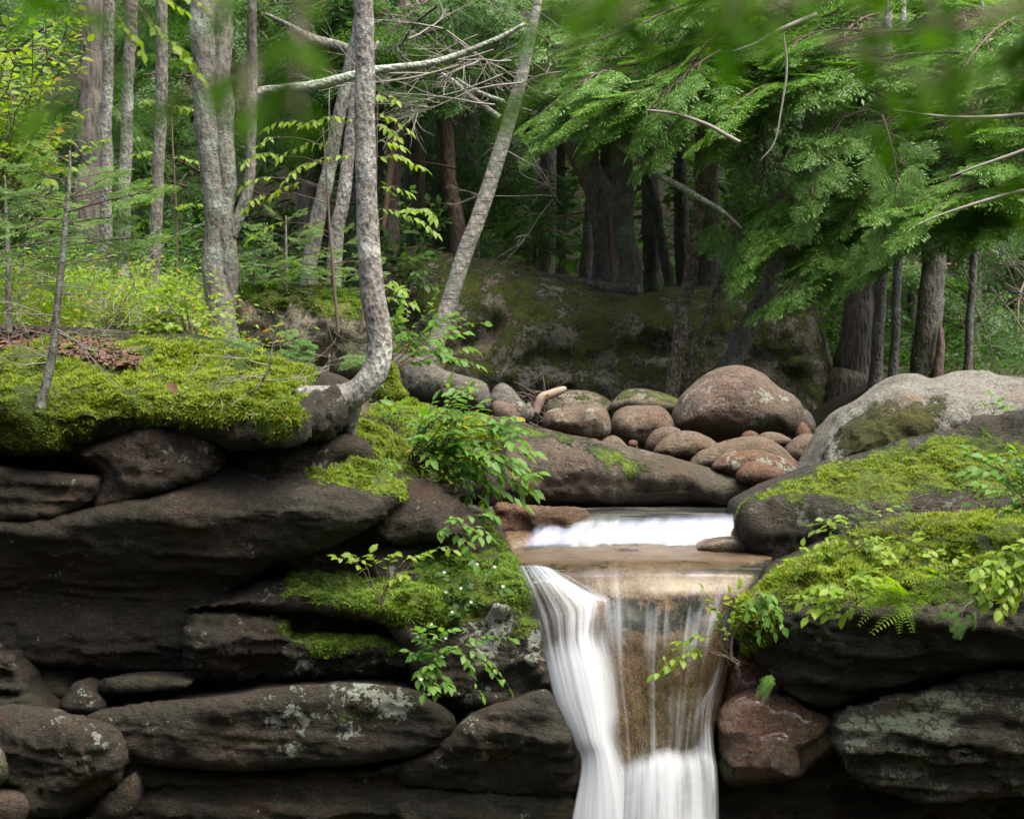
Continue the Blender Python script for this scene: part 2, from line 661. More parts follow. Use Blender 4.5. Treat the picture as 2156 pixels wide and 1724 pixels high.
TUFT_V = []
TUFT_F = []
for k in range(5):
    a = k * 2.51
    c, s = math.cos(a), math.sin(a)
    b = len(TUFT_V)
    w = 0.22
    TUFT_V += [(-s * w, c * w, 0), (s * w, -c * w, 0), (c * 0.75 + s * 0.05, s * 0.75, 0.55 + 0.12 * (k % 3))]
    TUFT_F += [(b, b + 1, b + 2)]


def sample_faces(r, n, weight, seed=0):
    rg = np.random.default_rng(seed)
    V, Fc = r['V'], r['F']
    a, b, c = V[Fc[:, 0]], V[Fc[:, 1]], V[Fc[:, 2]]
    ar = np.linalg.norm(np.cross(b - a, c - a), axis=1)
    w = ar * weight[Fc].mean(1)
    if w.sum() <= 0:
        return np.zeros((0, 3)), np.zeros((0, 3)), np.zeros(0)
    i = rg.choice(len(Fc), n, p=w / w.sum())
    u = rg.random((n, 2))
    k = u.sum(1) > 1
    u[k] = 1 - u[k]
    p = a[i] + (b - a)[i] * u[:, :1] + (c - a)[i] * u[:, 1:]
    nn = unit(r['n'][Fc[i]].mean(1))
    return p, nn, r['moss'][Fc[i]].mean(1)


def tufts(r, n, size, mat, lo=0.5, hi=0.8, seed=0, hang=0.0):
    """short living moss shoots standing on the mossy part of a rock"""
    w = sstep(lo, hi, r['moss'])
    p, nn, m = sample_faces(r, n, w, seed)
    if not len(p):
        return
    keep = fbm(p * 9.0, 3, seed + 3) > -0.28
    p, nn = p[keep], nn[keep]
    rg = np.random.default_rng(seed)
    s = size * (0.55 + 0.9 * rg.random(len(p)))
    s *= 1 + 0.7 * fbm(p * 4.0, 2, seed + 8)
    Z = unit(nn + np.array([0, 0, 0.35]) + rg.normal(0, 0.3, nn.shape) - hang * np.array([0, 0, 1]) * np.clip(0.5 - nn[:, 2:3], 0, 1) * 3)
    X = unit(np.cross(Z, rg.normal(0, 1, nn.shape)))
    Yv = np.cross(Z, X)
    V, f = stamp(TUFT_V, TUFT_F, p - Z * s[:, None] * 0.15, X, Yv, Z, s)
    o = solid('moss', V, f, mat, parent=r['o'], smooth=False)
    o['kind'] = 'stuff'
    return o


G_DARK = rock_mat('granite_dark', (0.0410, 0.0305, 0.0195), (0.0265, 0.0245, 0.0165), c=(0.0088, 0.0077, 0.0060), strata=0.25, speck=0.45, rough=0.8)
G_BROWN = rock_mat('granite_brown', (0.0660, 0.0450, 0.0312), (0.0450, 0.0360, 0.0276), c=(0.0132, 0.0108, 0.0090), strata=0.3, speck=0.5)
G_LAYER = rock_mat('schist_layered', (0.0500, 0.0425, 0.0285), (0.0350, 0.0325, 0.0225), c=(0.0099, 0.0081, 0.0068), strata=1.0, speck=0.4, lichen=(0.19, 0.235, 0.16))
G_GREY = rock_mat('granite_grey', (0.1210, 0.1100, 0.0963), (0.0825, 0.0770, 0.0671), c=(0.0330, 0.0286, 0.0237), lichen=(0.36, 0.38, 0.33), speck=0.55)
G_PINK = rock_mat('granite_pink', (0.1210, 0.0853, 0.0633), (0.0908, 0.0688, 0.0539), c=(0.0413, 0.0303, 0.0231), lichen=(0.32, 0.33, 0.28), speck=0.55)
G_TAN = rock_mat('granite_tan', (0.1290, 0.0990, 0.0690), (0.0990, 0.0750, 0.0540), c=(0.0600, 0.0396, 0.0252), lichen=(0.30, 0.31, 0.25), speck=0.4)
G_RUST = rock_mat('granite_rust', (0.125, 0.066, 0.038), (0.085, 0.048, 0.030), c=(0.0450, 0.0252, 0.0168), speck=0.45, rough=0.6)
G_WET = rock_mat('granite_wet', (0.1725, 0.0863, 0.0413), (0.1125, 0.0562, 0.0315), c=(0.0338, 0.0195, 0.0135), speck=0.55, rough=0.20, spec=0.9)
G_MOSSY = rock_mat('granite_mossy', (0.250, 0.225, 0.165), (0.185, 0.170, 0.125), c=(0.075, 0.068, 0.048), lichen=(0.34, 0.32, 0.27), moss1=(0.16, 0.195, 0.04), moss2=(0.10, 0.125, 0.03), speck=0.5)
G_PALE = rock_mat('granite_pale', (0.152, 0.146, 0.122), (0.110, 0.106, 0.088), c=(0.0792, 0.0684, 0.0540), lichen=(0.27, 0.29, 0.23), moss1=(0.075, 0.075, 0.014), moss2=(0.035, 0.042, 0.012), speck=0.6)
G_SLAB = rock_mat('granite_slab', (0.078, 0.058, 0.041), (0.062, 0.052, 0.038), c=(0.026, 0.02, 0.015), lichen=(0.20, 0.20, 0.165), speck=0.5)
G_SLIDE = rock_mat('granite_slide', (0.150, 0.105, 0.060), (0.100, 0.072, 0.043), c=(0.05, 0.036, 0.022), speck=0.30, rough=0.4, strata=0.0, flow=0.3, moss1=(0.035, 0.042, 0.034), moss2=(0.022, 0.03, 0.024))  # moss pair here is the dark green of the painted lip reflection

for _m in (G_WET, G_SLIDE):
    _b = _m.node_tree.nodes['Principled BSDF']
    _b.inputs['Coat Weight'].default_value = 0.8 if _m is G_WET else 0.45
    _b.inputs['Coat Roughness'].default_value = 0.16 if _m is G_WET else 0.3

E = -280     # left of the frame
W = 2420    # right of it
# --- left bank: a stack of ledges, top to bottom
cap_moss = [(-100, 715), (60, 700), (250, 700), (420, 705), (560, 738), (640, 765), (690, 796), (668, 826), (640, 850), (620, 880), (560, 890), (420, 900), (330, 905), (230, 925), (180, 950), (-100, 950)]
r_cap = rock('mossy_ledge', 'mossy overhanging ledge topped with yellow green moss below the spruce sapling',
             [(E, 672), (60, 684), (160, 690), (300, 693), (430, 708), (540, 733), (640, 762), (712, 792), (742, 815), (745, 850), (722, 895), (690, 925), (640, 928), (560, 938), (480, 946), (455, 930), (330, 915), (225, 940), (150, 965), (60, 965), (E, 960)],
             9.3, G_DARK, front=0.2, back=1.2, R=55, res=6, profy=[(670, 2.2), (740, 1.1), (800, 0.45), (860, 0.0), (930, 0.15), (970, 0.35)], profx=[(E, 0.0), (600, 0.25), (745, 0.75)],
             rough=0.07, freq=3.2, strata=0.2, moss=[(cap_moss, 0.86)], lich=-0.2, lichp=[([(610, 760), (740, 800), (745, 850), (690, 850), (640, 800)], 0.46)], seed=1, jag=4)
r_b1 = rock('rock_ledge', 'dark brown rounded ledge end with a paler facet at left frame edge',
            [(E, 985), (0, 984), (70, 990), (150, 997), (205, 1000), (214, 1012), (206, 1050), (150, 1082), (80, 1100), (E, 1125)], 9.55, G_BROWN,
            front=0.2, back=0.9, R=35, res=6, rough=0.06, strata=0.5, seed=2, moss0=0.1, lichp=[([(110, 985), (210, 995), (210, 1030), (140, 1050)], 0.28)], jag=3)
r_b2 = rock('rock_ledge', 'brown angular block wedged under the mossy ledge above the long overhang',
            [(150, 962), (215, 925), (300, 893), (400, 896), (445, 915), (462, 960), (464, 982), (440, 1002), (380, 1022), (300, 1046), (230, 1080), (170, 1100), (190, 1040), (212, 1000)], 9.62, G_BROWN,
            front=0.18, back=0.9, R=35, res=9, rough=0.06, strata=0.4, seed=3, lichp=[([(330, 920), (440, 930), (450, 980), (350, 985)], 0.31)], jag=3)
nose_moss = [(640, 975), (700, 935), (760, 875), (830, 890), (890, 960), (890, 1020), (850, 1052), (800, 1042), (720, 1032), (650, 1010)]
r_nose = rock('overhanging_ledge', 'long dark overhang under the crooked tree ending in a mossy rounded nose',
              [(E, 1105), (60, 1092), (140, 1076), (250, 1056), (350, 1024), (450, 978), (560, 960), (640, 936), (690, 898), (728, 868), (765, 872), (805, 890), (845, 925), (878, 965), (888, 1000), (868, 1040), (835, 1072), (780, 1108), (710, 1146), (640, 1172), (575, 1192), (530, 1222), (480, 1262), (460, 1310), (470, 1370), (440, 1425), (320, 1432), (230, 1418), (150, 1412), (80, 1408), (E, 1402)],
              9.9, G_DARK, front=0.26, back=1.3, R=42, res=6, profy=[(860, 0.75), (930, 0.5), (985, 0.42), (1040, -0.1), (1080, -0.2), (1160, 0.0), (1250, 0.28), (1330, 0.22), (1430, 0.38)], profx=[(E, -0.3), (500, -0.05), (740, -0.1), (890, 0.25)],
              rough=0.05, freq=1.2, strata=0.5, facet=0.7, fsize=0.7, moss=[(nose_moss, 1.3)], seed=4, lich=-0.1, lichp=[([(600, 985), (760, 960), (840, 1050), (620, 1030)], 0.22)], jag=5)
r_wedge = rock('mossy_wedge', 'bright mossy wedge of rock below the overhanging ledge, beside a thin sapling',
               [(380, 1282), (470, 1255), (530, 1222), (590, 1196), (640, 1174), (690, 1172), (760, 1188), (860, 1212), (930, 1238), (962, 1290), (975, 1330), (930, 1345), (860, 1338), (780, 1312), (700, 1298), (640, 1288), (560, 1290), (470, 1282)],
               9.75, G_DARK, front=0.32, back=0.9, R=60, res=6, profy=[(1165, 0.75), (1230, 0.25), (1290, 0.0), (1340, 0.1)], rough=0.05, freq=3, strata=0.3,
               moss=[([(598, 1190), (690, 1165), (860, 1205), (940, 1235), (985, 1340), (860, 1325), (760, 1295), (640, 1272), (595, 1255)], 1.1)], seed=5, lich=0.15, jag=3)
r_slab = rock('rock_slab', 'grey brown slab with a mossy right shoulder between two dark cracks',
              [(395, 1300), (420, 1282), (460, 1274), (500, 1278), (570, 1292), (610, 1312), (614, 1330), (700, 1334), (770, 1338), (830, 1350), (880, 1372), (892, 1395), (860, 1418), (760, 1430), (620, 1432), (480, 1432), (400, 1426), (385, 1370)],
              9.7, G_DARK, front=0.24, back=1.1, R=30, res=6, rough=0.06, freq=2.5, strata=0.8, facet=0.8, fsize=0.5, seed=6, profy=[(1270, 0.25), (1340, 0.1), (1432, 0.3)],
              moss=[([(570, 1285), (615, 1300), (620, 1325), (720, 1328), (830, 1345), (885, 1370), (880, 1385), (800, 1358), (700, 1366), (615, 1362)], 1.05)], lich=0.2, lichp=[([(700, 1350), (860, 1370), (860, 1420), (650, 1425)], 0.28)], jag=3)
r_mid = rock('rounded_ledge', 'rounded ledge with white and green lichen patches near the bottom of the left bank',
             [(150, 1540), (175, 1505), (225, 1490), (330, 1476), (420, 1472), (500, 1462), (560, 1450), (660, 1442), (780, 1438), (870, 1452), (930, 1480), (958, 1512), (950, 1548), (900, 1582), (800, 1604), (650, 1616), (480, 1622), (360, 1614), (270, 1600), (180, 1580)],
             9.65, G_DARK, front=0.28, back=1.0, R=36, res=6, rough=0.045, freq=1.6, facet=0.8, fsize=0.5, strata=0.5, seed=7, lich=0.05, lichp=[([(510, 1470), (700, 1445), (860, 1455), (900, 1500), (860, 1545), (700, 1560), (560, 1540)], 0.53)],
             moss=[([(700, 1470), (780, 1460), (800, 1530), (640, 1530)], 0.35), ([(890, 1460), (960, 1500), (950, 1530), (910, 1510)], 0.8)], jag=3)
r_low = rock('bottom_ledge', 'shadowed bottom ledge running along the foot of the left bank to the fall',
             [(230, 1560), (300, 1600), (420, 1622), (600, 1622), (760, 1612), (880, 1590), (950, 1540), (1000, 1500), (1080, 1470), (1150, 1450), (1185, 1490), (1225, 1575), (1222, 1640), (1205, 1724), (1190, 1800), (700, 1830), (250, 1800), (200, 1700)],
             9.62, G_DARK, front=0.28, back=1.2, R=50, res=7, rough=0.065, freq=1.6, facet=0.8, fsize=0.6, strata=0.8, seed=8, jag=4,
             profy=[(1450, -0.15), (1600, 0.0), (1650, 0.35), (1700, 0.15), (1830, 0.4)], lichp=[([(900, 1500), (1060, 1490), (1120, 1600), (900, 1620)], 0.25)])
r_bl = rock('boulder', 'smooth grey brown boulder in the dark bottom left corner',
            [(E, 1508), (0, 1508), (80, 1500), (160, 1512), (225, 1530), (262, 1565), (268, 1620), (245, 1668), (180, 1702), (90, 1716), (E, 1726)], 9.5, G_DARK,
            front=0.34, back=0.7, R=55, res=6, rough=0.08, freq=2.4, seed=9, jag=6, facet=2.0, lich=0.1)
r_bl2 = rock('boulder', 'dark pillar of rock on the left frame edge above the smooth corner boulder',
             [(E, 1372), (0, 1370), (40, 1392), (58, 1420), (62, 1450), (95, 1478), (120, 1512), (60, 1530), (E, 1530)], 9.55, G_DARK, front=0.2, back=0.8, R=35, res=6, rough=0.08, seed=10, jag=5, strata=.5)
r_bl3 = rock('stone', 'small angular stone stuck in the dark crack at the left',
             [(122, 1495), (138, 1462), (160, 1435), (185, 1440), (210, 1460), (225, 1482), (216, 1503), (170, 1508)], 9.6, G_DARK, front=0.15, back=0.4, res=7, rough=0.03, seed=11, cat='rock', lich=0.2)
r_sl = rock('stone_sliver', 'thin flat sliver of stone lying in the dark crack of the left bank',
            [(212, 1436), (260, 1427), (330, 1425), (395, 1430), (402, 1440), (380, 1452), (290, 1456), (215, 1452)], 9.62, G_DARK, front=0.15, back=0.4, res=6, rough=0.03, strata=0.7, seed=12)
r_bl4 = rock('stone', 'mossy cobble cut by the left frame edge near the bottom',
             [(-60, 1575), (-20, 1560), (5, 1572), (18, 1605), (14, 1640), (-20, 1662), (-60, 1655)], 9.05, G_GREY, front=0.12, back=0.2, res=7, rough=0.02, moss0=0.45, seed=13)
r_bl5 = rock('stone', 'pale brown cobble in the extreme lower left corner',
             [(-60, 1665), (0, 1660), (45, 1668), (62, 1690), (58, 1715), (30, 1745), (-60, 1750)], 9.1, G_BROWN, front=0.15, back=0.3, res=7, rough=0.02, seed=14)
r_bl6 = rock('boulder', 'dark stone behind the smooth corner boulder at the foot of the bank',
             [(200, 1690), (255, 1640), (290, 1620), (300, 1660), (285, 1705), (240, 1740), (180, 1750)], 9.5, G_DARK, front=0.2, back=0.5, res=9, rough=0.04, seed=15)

cheek_moss = [(880, 1080), (990, 1070), (1040, 1085), (1085, 1180), (1150, 1330), (1100, 1340), (1060, 1290), (960, 1330), (900, 1300), (870, 1200)]
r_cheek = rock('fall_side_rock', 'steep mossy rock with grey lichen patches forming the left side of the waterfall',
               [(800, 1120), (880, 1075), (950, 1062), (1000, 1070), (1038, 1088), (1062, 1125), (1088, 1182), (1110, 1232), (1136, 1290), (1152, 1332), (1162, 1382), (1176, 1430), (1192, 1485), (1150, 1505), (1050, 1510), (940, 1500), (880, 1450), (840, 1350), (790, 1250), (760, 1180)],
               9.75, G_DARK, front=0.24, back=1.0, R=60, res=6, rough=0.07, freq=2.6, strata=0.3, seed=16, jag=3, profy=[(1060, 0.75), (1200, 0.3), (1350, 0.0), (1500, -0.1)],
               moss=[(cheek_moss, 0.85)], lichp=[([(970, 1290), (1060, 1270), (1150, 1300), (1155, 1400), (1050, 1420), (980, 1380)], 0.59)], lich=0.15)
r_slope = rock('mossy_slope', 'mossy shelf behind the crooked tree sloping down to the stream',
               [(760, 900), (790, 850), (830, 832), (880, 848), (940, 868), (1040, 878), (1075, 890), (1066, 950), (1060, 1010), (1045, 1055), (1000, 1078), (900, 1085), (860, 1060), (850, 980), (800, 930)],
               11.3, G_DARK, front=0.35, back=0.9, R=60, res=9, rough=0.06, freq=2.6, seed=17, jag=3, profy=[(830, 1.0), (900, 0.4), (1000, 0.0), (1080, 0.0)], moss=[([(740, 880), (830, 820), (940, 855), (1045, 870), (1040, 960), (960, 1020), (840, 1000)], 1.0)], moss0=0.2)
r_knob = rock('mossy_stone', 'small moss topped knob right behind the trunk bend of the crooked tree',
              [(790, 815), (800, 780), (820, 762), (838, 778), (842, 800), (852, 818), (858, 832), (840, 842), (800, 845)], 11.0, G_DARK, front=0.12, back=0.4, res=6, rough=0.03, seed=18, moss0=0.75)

# --- middle: stream bed boulders
r_K = rock('sloping_slab', 'long sloping brown slab with a moss seam along the upper stream',
           [(1010, 900), (1050, 884), (1090, 886), (1150, 904), (1230, 922), (1290, 934), (1400, 958), (1470, 978), (1540, 998), (1610, 1014), (1650, 1024), (1640, 1042), (1580, 1064), (1500, 1072), (1300, 1070), (1060, 1064), (1020, 1040), (1000, 960)],
           12.4, G_SLAB, front=0.42, back=0.9, R=70, res=7, profy=[(880, 0.5), (960, 0.2), (1060, 0.0)], rough=0.06, jag=3, freq=2.2, seed=20,
           moss=[([(1240, 952), (1262, 958), (1345, 988), (1360, 1000), (1320, 994), (1262, 974)], 1.1), ([(1060, 884), (1150, 902), (1240, 924), (1235, 936), (1120, 915), (1060, 905)], 0.75), ([(1040, 1030), (1250, 1040), (1250, 1062), (1050, 1062)], 0.55)], lich=0.12, lichp=[([(1130, 915), (1250, 935), (1450, 985), (1500, 1010), (1350, 1000), (1200, 960)], 0.28)])
r_L = rock('red_ledge', 'wet reddish rock step left of the upper cascade',
           [(1035, 1066), (1080, 1062), (1160, 1068), (1225, 1072), (1240, 1084), (1230, 1105), (1205, 1125), (1160, 1152), (1120, 1168), (1060, 1172), (1035, 1130)], 11.28, G_RUST, front=0.2, back=0.7, R=26, res=7, rough=0.05, freq=3, seed=21, power=2.8, jag=4)
BOULD = [
    ('boulder', 'flat grey boulder with a ridged top behind the mossy knob', [(812, 790), (822, 752), (850, 745), (885, 752), (925, 775), (985, 795), (1020, 806), (1032, 830), (1030, 862), (1000, 874), (940, 868), (880, 856), (835, 838)], 13.0, G_GREY, .35, 0.2, 0.05),
    ('boulder', 'leaning grey green boulder between the flat grey boulder and the driftwood', [(1030, 850), (1036, 822), (1055, 806), (1080, 818), (1098, 845), (1118, 862), (1115, 885), (1090, 897), (1055, 892)], 13.6, G_GREY, .25, 0.25, 0.3),
    ('stone', 'small pink stone in front of the leaning grey green boulder', [(1032, 868), (1036, 848), (1050, 842), (1072, 850), (1088, 866), (1090, 888), (1060, 895), (1036, 888)], 13.0, G_PINK, .14, 0.0, 0.0),
    ('boulder', 'pale rounded boulder in front of the driftwood', [(1140, 895), (1148, 870), (1170, 860), (1210, 855), (1245, 850), (1270, 857), (1283, 875), (1285, 905), (1268, 925), (1235, 930), (1190, 922), (1155, 912)], 13.4, G_TAN, .32, 0.45, 0.0),
    ('boulder', 'round rusty brown boulder right of the pale rounded boulder', [(1285, 905), (1290, 875), (1312, 857), (1345, 853), (1390, 857), (1412, 878), (1420, 905), (1405, 930), (1370, 948), (1330, 945), (1300, 932)], 13.7, G_TAN, .34, 0.1, 0.0),
    ('boulder', 'largest rounded boulder, grey topped and pinkish, in the stream bed', [(1412, 895), (1425, 848), (1450, 815), (1490, 785), (1530, 770), (1565, 769), (1605, 785), (1640, 815), (1672, 832), (1690, 855), (1688, 890), (1668, 915), (1600, 930), (1500, 932), (1440, 922)], 14.0, G_PINK, .6, 0.35, 0.05),
    ('stone', 'reddish stone tucked beside the olive boulder', [(1360, 945), (1366, 920), (1385, 902), (1412, 897), (1435, 908), (1430, 940), (1390, 958)], 13.1, G_PINK, .16, 0.0, 0.0),
    ('boulder', 'olive boulder with a smooth domed top in the middle of the stream bed', [(1375, 955), (1392, 928), (1420, 911), (1452, 906), (1488, 918), (1515, 938), (1512, 958), (1470, 972), (1410, 968)], 12.9, G_TAN, .25, 0.1, 0.08),
    ('stone', 'low flat tan stone at the left end of the cobble row', [(1218, 940), (1228, 928), (1250, 924), (1268, 932), (1272, 948), (1240, 952)], 12.95, G_PINK, .08, 0.0, 0.0),
    ('stone', 'small round tan stone beside the low flat one', [(1258, 945), (1270, 926), (1290, 917), (1308, 924), (1324, 944), (1315, 955), (1275, 956)], 12.9, G_TAN, .12, 0.1, 0.0),
    ('boulder', 'broad brown boulder behind the dark striped one', [(1445, 980), (1468, 950), (1510, 932), (1560, 922), (1605, 922), (1645, 940), (1675, 965), (1695, 990), (1670, 1010), (1560, 1010), (1480, 1000)], 12.75, G_TAN, .32, 0.1, 0.05),
    ('boulder', 'dark red brown boulder with a pale stripe on top', [(1500, 990), (1512, 965), (1545, 950), (1590, 947), (1640, 960), (1680, 980), (1692, 1000), (1650, 1018), (1560, 1012)], 12.4, G_RUST, .24, 0.45, 0.0),
    ('stone', 'orange wedge shaped stone at the edge of the stream', [(1548, 1005), (1560, 985), (1585, 970), (1620, 978), (1655, 994), (1664, 1008), (1630, 1022), (1570, 1020)], 12.1, G_RUST, .16, 0.0, 0.0),
    ('boulder', 'tan boulder against the foot of the pale right boulder', [(1650, 960), (1660, 932), (1685, 916), (1712, 914), (1735, 930), (1740, 965), (1715, 992), (1680, 990)], 12.9, G_TAN, .25, 0.3, 0.0),
    ('stone', 'small yellow stone on top of the broad brown boulder', [(1590, 935), (1600, 915), (1625, 909), (1650, 915), (1668, 930), (1640, 945), (1605, 945)], 13.1, G_TAN, .12, 0.0, 0.0),
    ('stone', 'little orange pebble between the largest boulder and the yellow stone', [(1560, 922), (1566, 910), (1580, 906), (1594, 912), (1600, 925), (1580, 932)], 13.3, G_RUST, .07, 0.0, 0.0),
    ('stone', 'grey upright stone right of the largest rounded boulder', [(1672, 890), (1676, 865), (1688, 858), (1705, 868), (1716, 890), (1714, 910), (1690, 915)], 14.6, G_GREY, .14, 0.2, 0.1),
    ('stone', 'rust coloured stone leaning below the grey upright stone', [(1662, 915), (1672, 890), (1690, 888), (1706, 905), (1712, 925), (1688, 934)], 13.9, G_RUST, .12, 0.0, 0.0),
    ('stone', 'brown stone half hidden behind the pale right boulder', [(1712, 915), (1725, 895), (1745, 887), (1765, 898), (1765, 925), (1735, 935)], 13.8, G_TAN, .15, 0.0, 0.0),
    ('boulder', 'flat dark rock with a mossy top roofing a small hollow', [(1282, 862), (1300, 835), (1322, 819), (1360, 818), (1410, 832), (1440, 845), (1440, 868), (1380, 872), (1330, 866)], 14.9, G_MOSSY, .3, 0.0, 0.6),
    ('boulder', 'dark mossy rock shadowed behind the driftwood', [(1150, 850), (1180, 825), (1230, 822), (1275, 838), (1290, 865), (1260, 890), (1190, 890), (1150, 880)], 15.2, G_MOSSY, .3, 0.0, 0.45),
]
for i, (nm, lb, ol, Y, mt, fr, li, mo) in enumerate(BOULD):
    rock(nm, lb, ol, Y, mt, front=fr, back=fr * 1.1, res=7, rough=0.035 if fr > .2 else 0.02, freq=2.6, lich=li - 0.05, topmoss=mo, seed=40 + i, power=2.2, facet=1.1 if fr > .2 else 0.7, fsize=0.36, jag=2.5, cat='boulder' if nm == 'boulder' else 'stone')
rgp = np.random.default_rng(5)
for i in range(22):
    cx, cy = rgp.uniform(1200, 1720), rgp.uniform(930, 1000)
    w, hgt = rgp.uniform(9, 20), rgp.uniform(6, 12)
    an = np.linspace(0, 2 * np.pi, 8, endpoint=False)
    rock('pebble', 'small river pebble lying between the boulders of the stream bed', [(cx + w * math.cos(t) * rgp.uniform(.85, 1.15), cy + hgt * math.sin(t) * rgp.uniform(.8, 1.1)) for t in an],
         13.35 - (cy - 930) / 70 * 1.0, [G_TAN, G_PINK, G_RUST, G_GREY][i % 4], front=.05, back=.06, res=5, rough=0.012, seed=140 + i, power=2.2, cat='pebble', group='pebbles between the stream boulders')
r_P = rock('giant_boulder', 'giant moss mottled boulder filling the middle behind the stream bed',
           [(800, 640), (825, 570), (850, 525), (890, 517), (950, 535), (1000, 545), (1080, 552), (1150, 575), (1200, 592), (1260, 612), (1340, 620), (1400, 604), (1460, 604), (1520, 598), (1590, 600), (1660, 612), (1705, 630), (1730, 665), (1745, 730), (1755, 790), (1762, 840), (1740, 890), (1650, 930), (1400, 930), (1100, 920), (900, 880), (810, 780)],
           18.6, G_MOSSY, front=1.0, back=2.5, R=110, res=11, rough=0.10, freq=1.1, seed=70, jag=4, profy=[(510, 1.0), (560, 0.5), (615, 0.15), (680, 0.0), (930, -0.1)], profx=[(800, 0.5), (1300, 0.0), (1760, 0.6)], moss0=0.50, topmoss=0.12, lich=0.38,
           moss=[([(1180, 590), (1260, 612), (1420, 605), (1470, 640), (1300, 650), (1200, 625)], 0.75), ([(850, 520), (960, 540), (1150, 575), (1180, 610), (1000, 580)], 0.5), ([(1500, 700), (1760, 800), (1740, 900), (1500, 860)], 0.5)])

# --- right bank
r_Q = rock('pale_boulder', 'large pale grey boulder with dark moss patches on the right bank',
           [(1690, 1000), (1702, 968), (1722, 930), (1745, 895), (1775, 862), (1825, 836), (1865, 804), (1895, 788), (1930, 787), (1962, 796), (2010, 785), (2070, 783), (2130, 795), (W, 830), (W, 960), (2100, 985), (1900, 1010), (1760, 1025)],
           12.0, G_PALE, front=0.75, back=1.2, R=130, res=6, rough=0.075, freq=1.9, seed=71, profy=[(780, 0.6), (860, 0.15), (1000, 0.0)], lich=0.32, moss0=0.05,
           moss=[([(1750, 890), (1850, 845), (1960, 830), (2000, 890), (1970, 940), (1850, 965), (1750, 985)], 0.68), ([(1980, 785), (W, 800), (W, 960), (2000, 950)], 0.22), ([(1720, 940), (1770, 880), (1790, 960), (1720, 990)], 0.5)], lichp=[([(1790, 880), (1990, 860), (1960, 950), (1800, 960)], 0.25)], power=2.3)
r_R = rock('mossy_slab', 'long moss carpeted slab with a blunt dark nose hanging over the cascade',
           [(1556, 1085), (1562, 1062), (1585, 1046), (1620, 1028), (1690, 998), (1760, 972), (1850, 942), (1920, 916), (2000, 895), (2090, 872), (W, 845), (W, 1130), (2100, 1140), (1960, 1150), (1840, 1160), (1740, 1182), (1660, 1195), (1614, 1192), (1585, 1165), (1564, 1120)],
           10.7, G_LAYER, front=0.36, back=1.2, R=50, res=7, profy=[(845, 1.3), (940, 0.75), (1040, 0.15), (1090, 0.0), (1200, 0.2)], profx=[(1550, 0.1), (1800, 0.0), (W, -0.2)], rough=0.06, freq=2.4, strata=0.35, seed=72, jag=3,
           moss=[([(1570, 1062), (1640, 1022), (1760, 985), (1900, 935), (W, 880), (W, 1040), (2000, 1045), (1850, 1055), (1740, 1062), (1640, 1060), (1590, 1075)], 0.98), ([(1550, 1060), (1590, 1045), (1580, 1140), (1555, 1120)], 0.7)],
           lichp=[([(1590, 1085), (1720, 1075), (1850, 1090), (1850, 1150), (1640, 1130)], 0.46), ([(1700, 1000), (2100, 900), (2100, 930), (1720, 1020)], 0.5)], lich=0.1)
r_S = rock('mossy_ledge', 'right hand ledge of layered rock crowned with bright moss, ferns and seedlings',
           [(1542, 1345), (1548, 1300), (1564, 1262), (1600, 1226), (1650, 1196), (1700, 1172), (1760, 1135), (1830, 1102), (1930, 1088), (2040, 1080), (W, 1070), (W, 1385), (2150, 1398), (2060, 1416), (1990, 1430), (1900, 1455), (1800, 1480), (1770, 1505), (1720, 1500), (1670, 1472), (1625, 1430), (1580, 1385)],
           9.4, G_LAYER, front=0.34, back=1.3, R=55, res=7, profy=[(1070, 1.15), (1150, 0.6), (1230, 0.15), (1290, 0.0), (1380, 0.12), (1510, 0.5)], profx=[(1540, 0.25), (1700, 0.05), (W, -0.15)], rough=0.055, freq=2.0, strata=1.0, facet=0.8, fsize=0.5, seed=73, jag=4,
           moss=[([(1530, 1340), (1560, 1250), (1650, 1185), (1760, 1125), (1900, 1085), (W, 1060), (W, 1240), (2060, 1270), (1900, 1275), (1760, 1275), (1660, 1290), (1620, 1350), (1570, 1380)], 1.1)], lich=0.12)
r_T = rock('layered_block', 'green tinged layered block hanging under the right hand mossy ledge',
           [(1752, 1512), (1775, 1492), (1830, 1475), (1920, 1455), (2000, 1434), (2080, 1414), (W, 1385), (W, 1655), (2100, 1672), (2000, 1690), (1920, 1690), (1878, 1672), (1830, 1655), (1790, 1628), (1768, 1592), (1756, 1555)],
           9.45, G_LAYER, front=0.32, back=1.3, R=32, res=6, rough=0.05, freq=1.8, strata=1.3, facet=0.6, fsize=0.6, power=3.2, seed=74, jag=5, profy=[(1385, 0.25), (1480, 0.1), (1540, 0.0), (1690, 0.25)], lich=0.34,
           lichp=[([(1760, 1500), (1900, 1465), (2020, 1440), (2040, 1520), (1950, 1600), (1770, 1570)], 0.62)])
r_U = rock('wet_boulder', 'wet glistening orange brown boulder at the right foot of the fall',
           [(1508, 1565), (1516, 1510), (1540, 1474), (1585, 1456), (1650, 1466), (1715, 1500), (1765, 1520), (1775, 1560), (1730, 1600), (1690, 1630), (1655, 1648), (1580, 1654), (1530, 1655), (1510, 1615)],
           9.8, G_WET, front=0.3, back=0.6, R=48, res=6, rough=0.04, freq=2.2, facet=2.0, fsize=0.3, seed=75, moss=[([(1505, 1560), (1530, 1600), (1545, 1660), (1505, 1660)], 0.8)])
r_V = rock('rust_boulder', 'orange rock edge beside the slide under the right hand ledge',
           [(1500, 1470), (1512, 1420), (1530, 1375), (1560, 1355), (1640, 1390), (1680, 1450), (1640, 1480), (1560, 1490), (1520, 1500)], 9.95, G_WET, front=0.2, back=0.6, res=6, rough=0.04, seed=76)
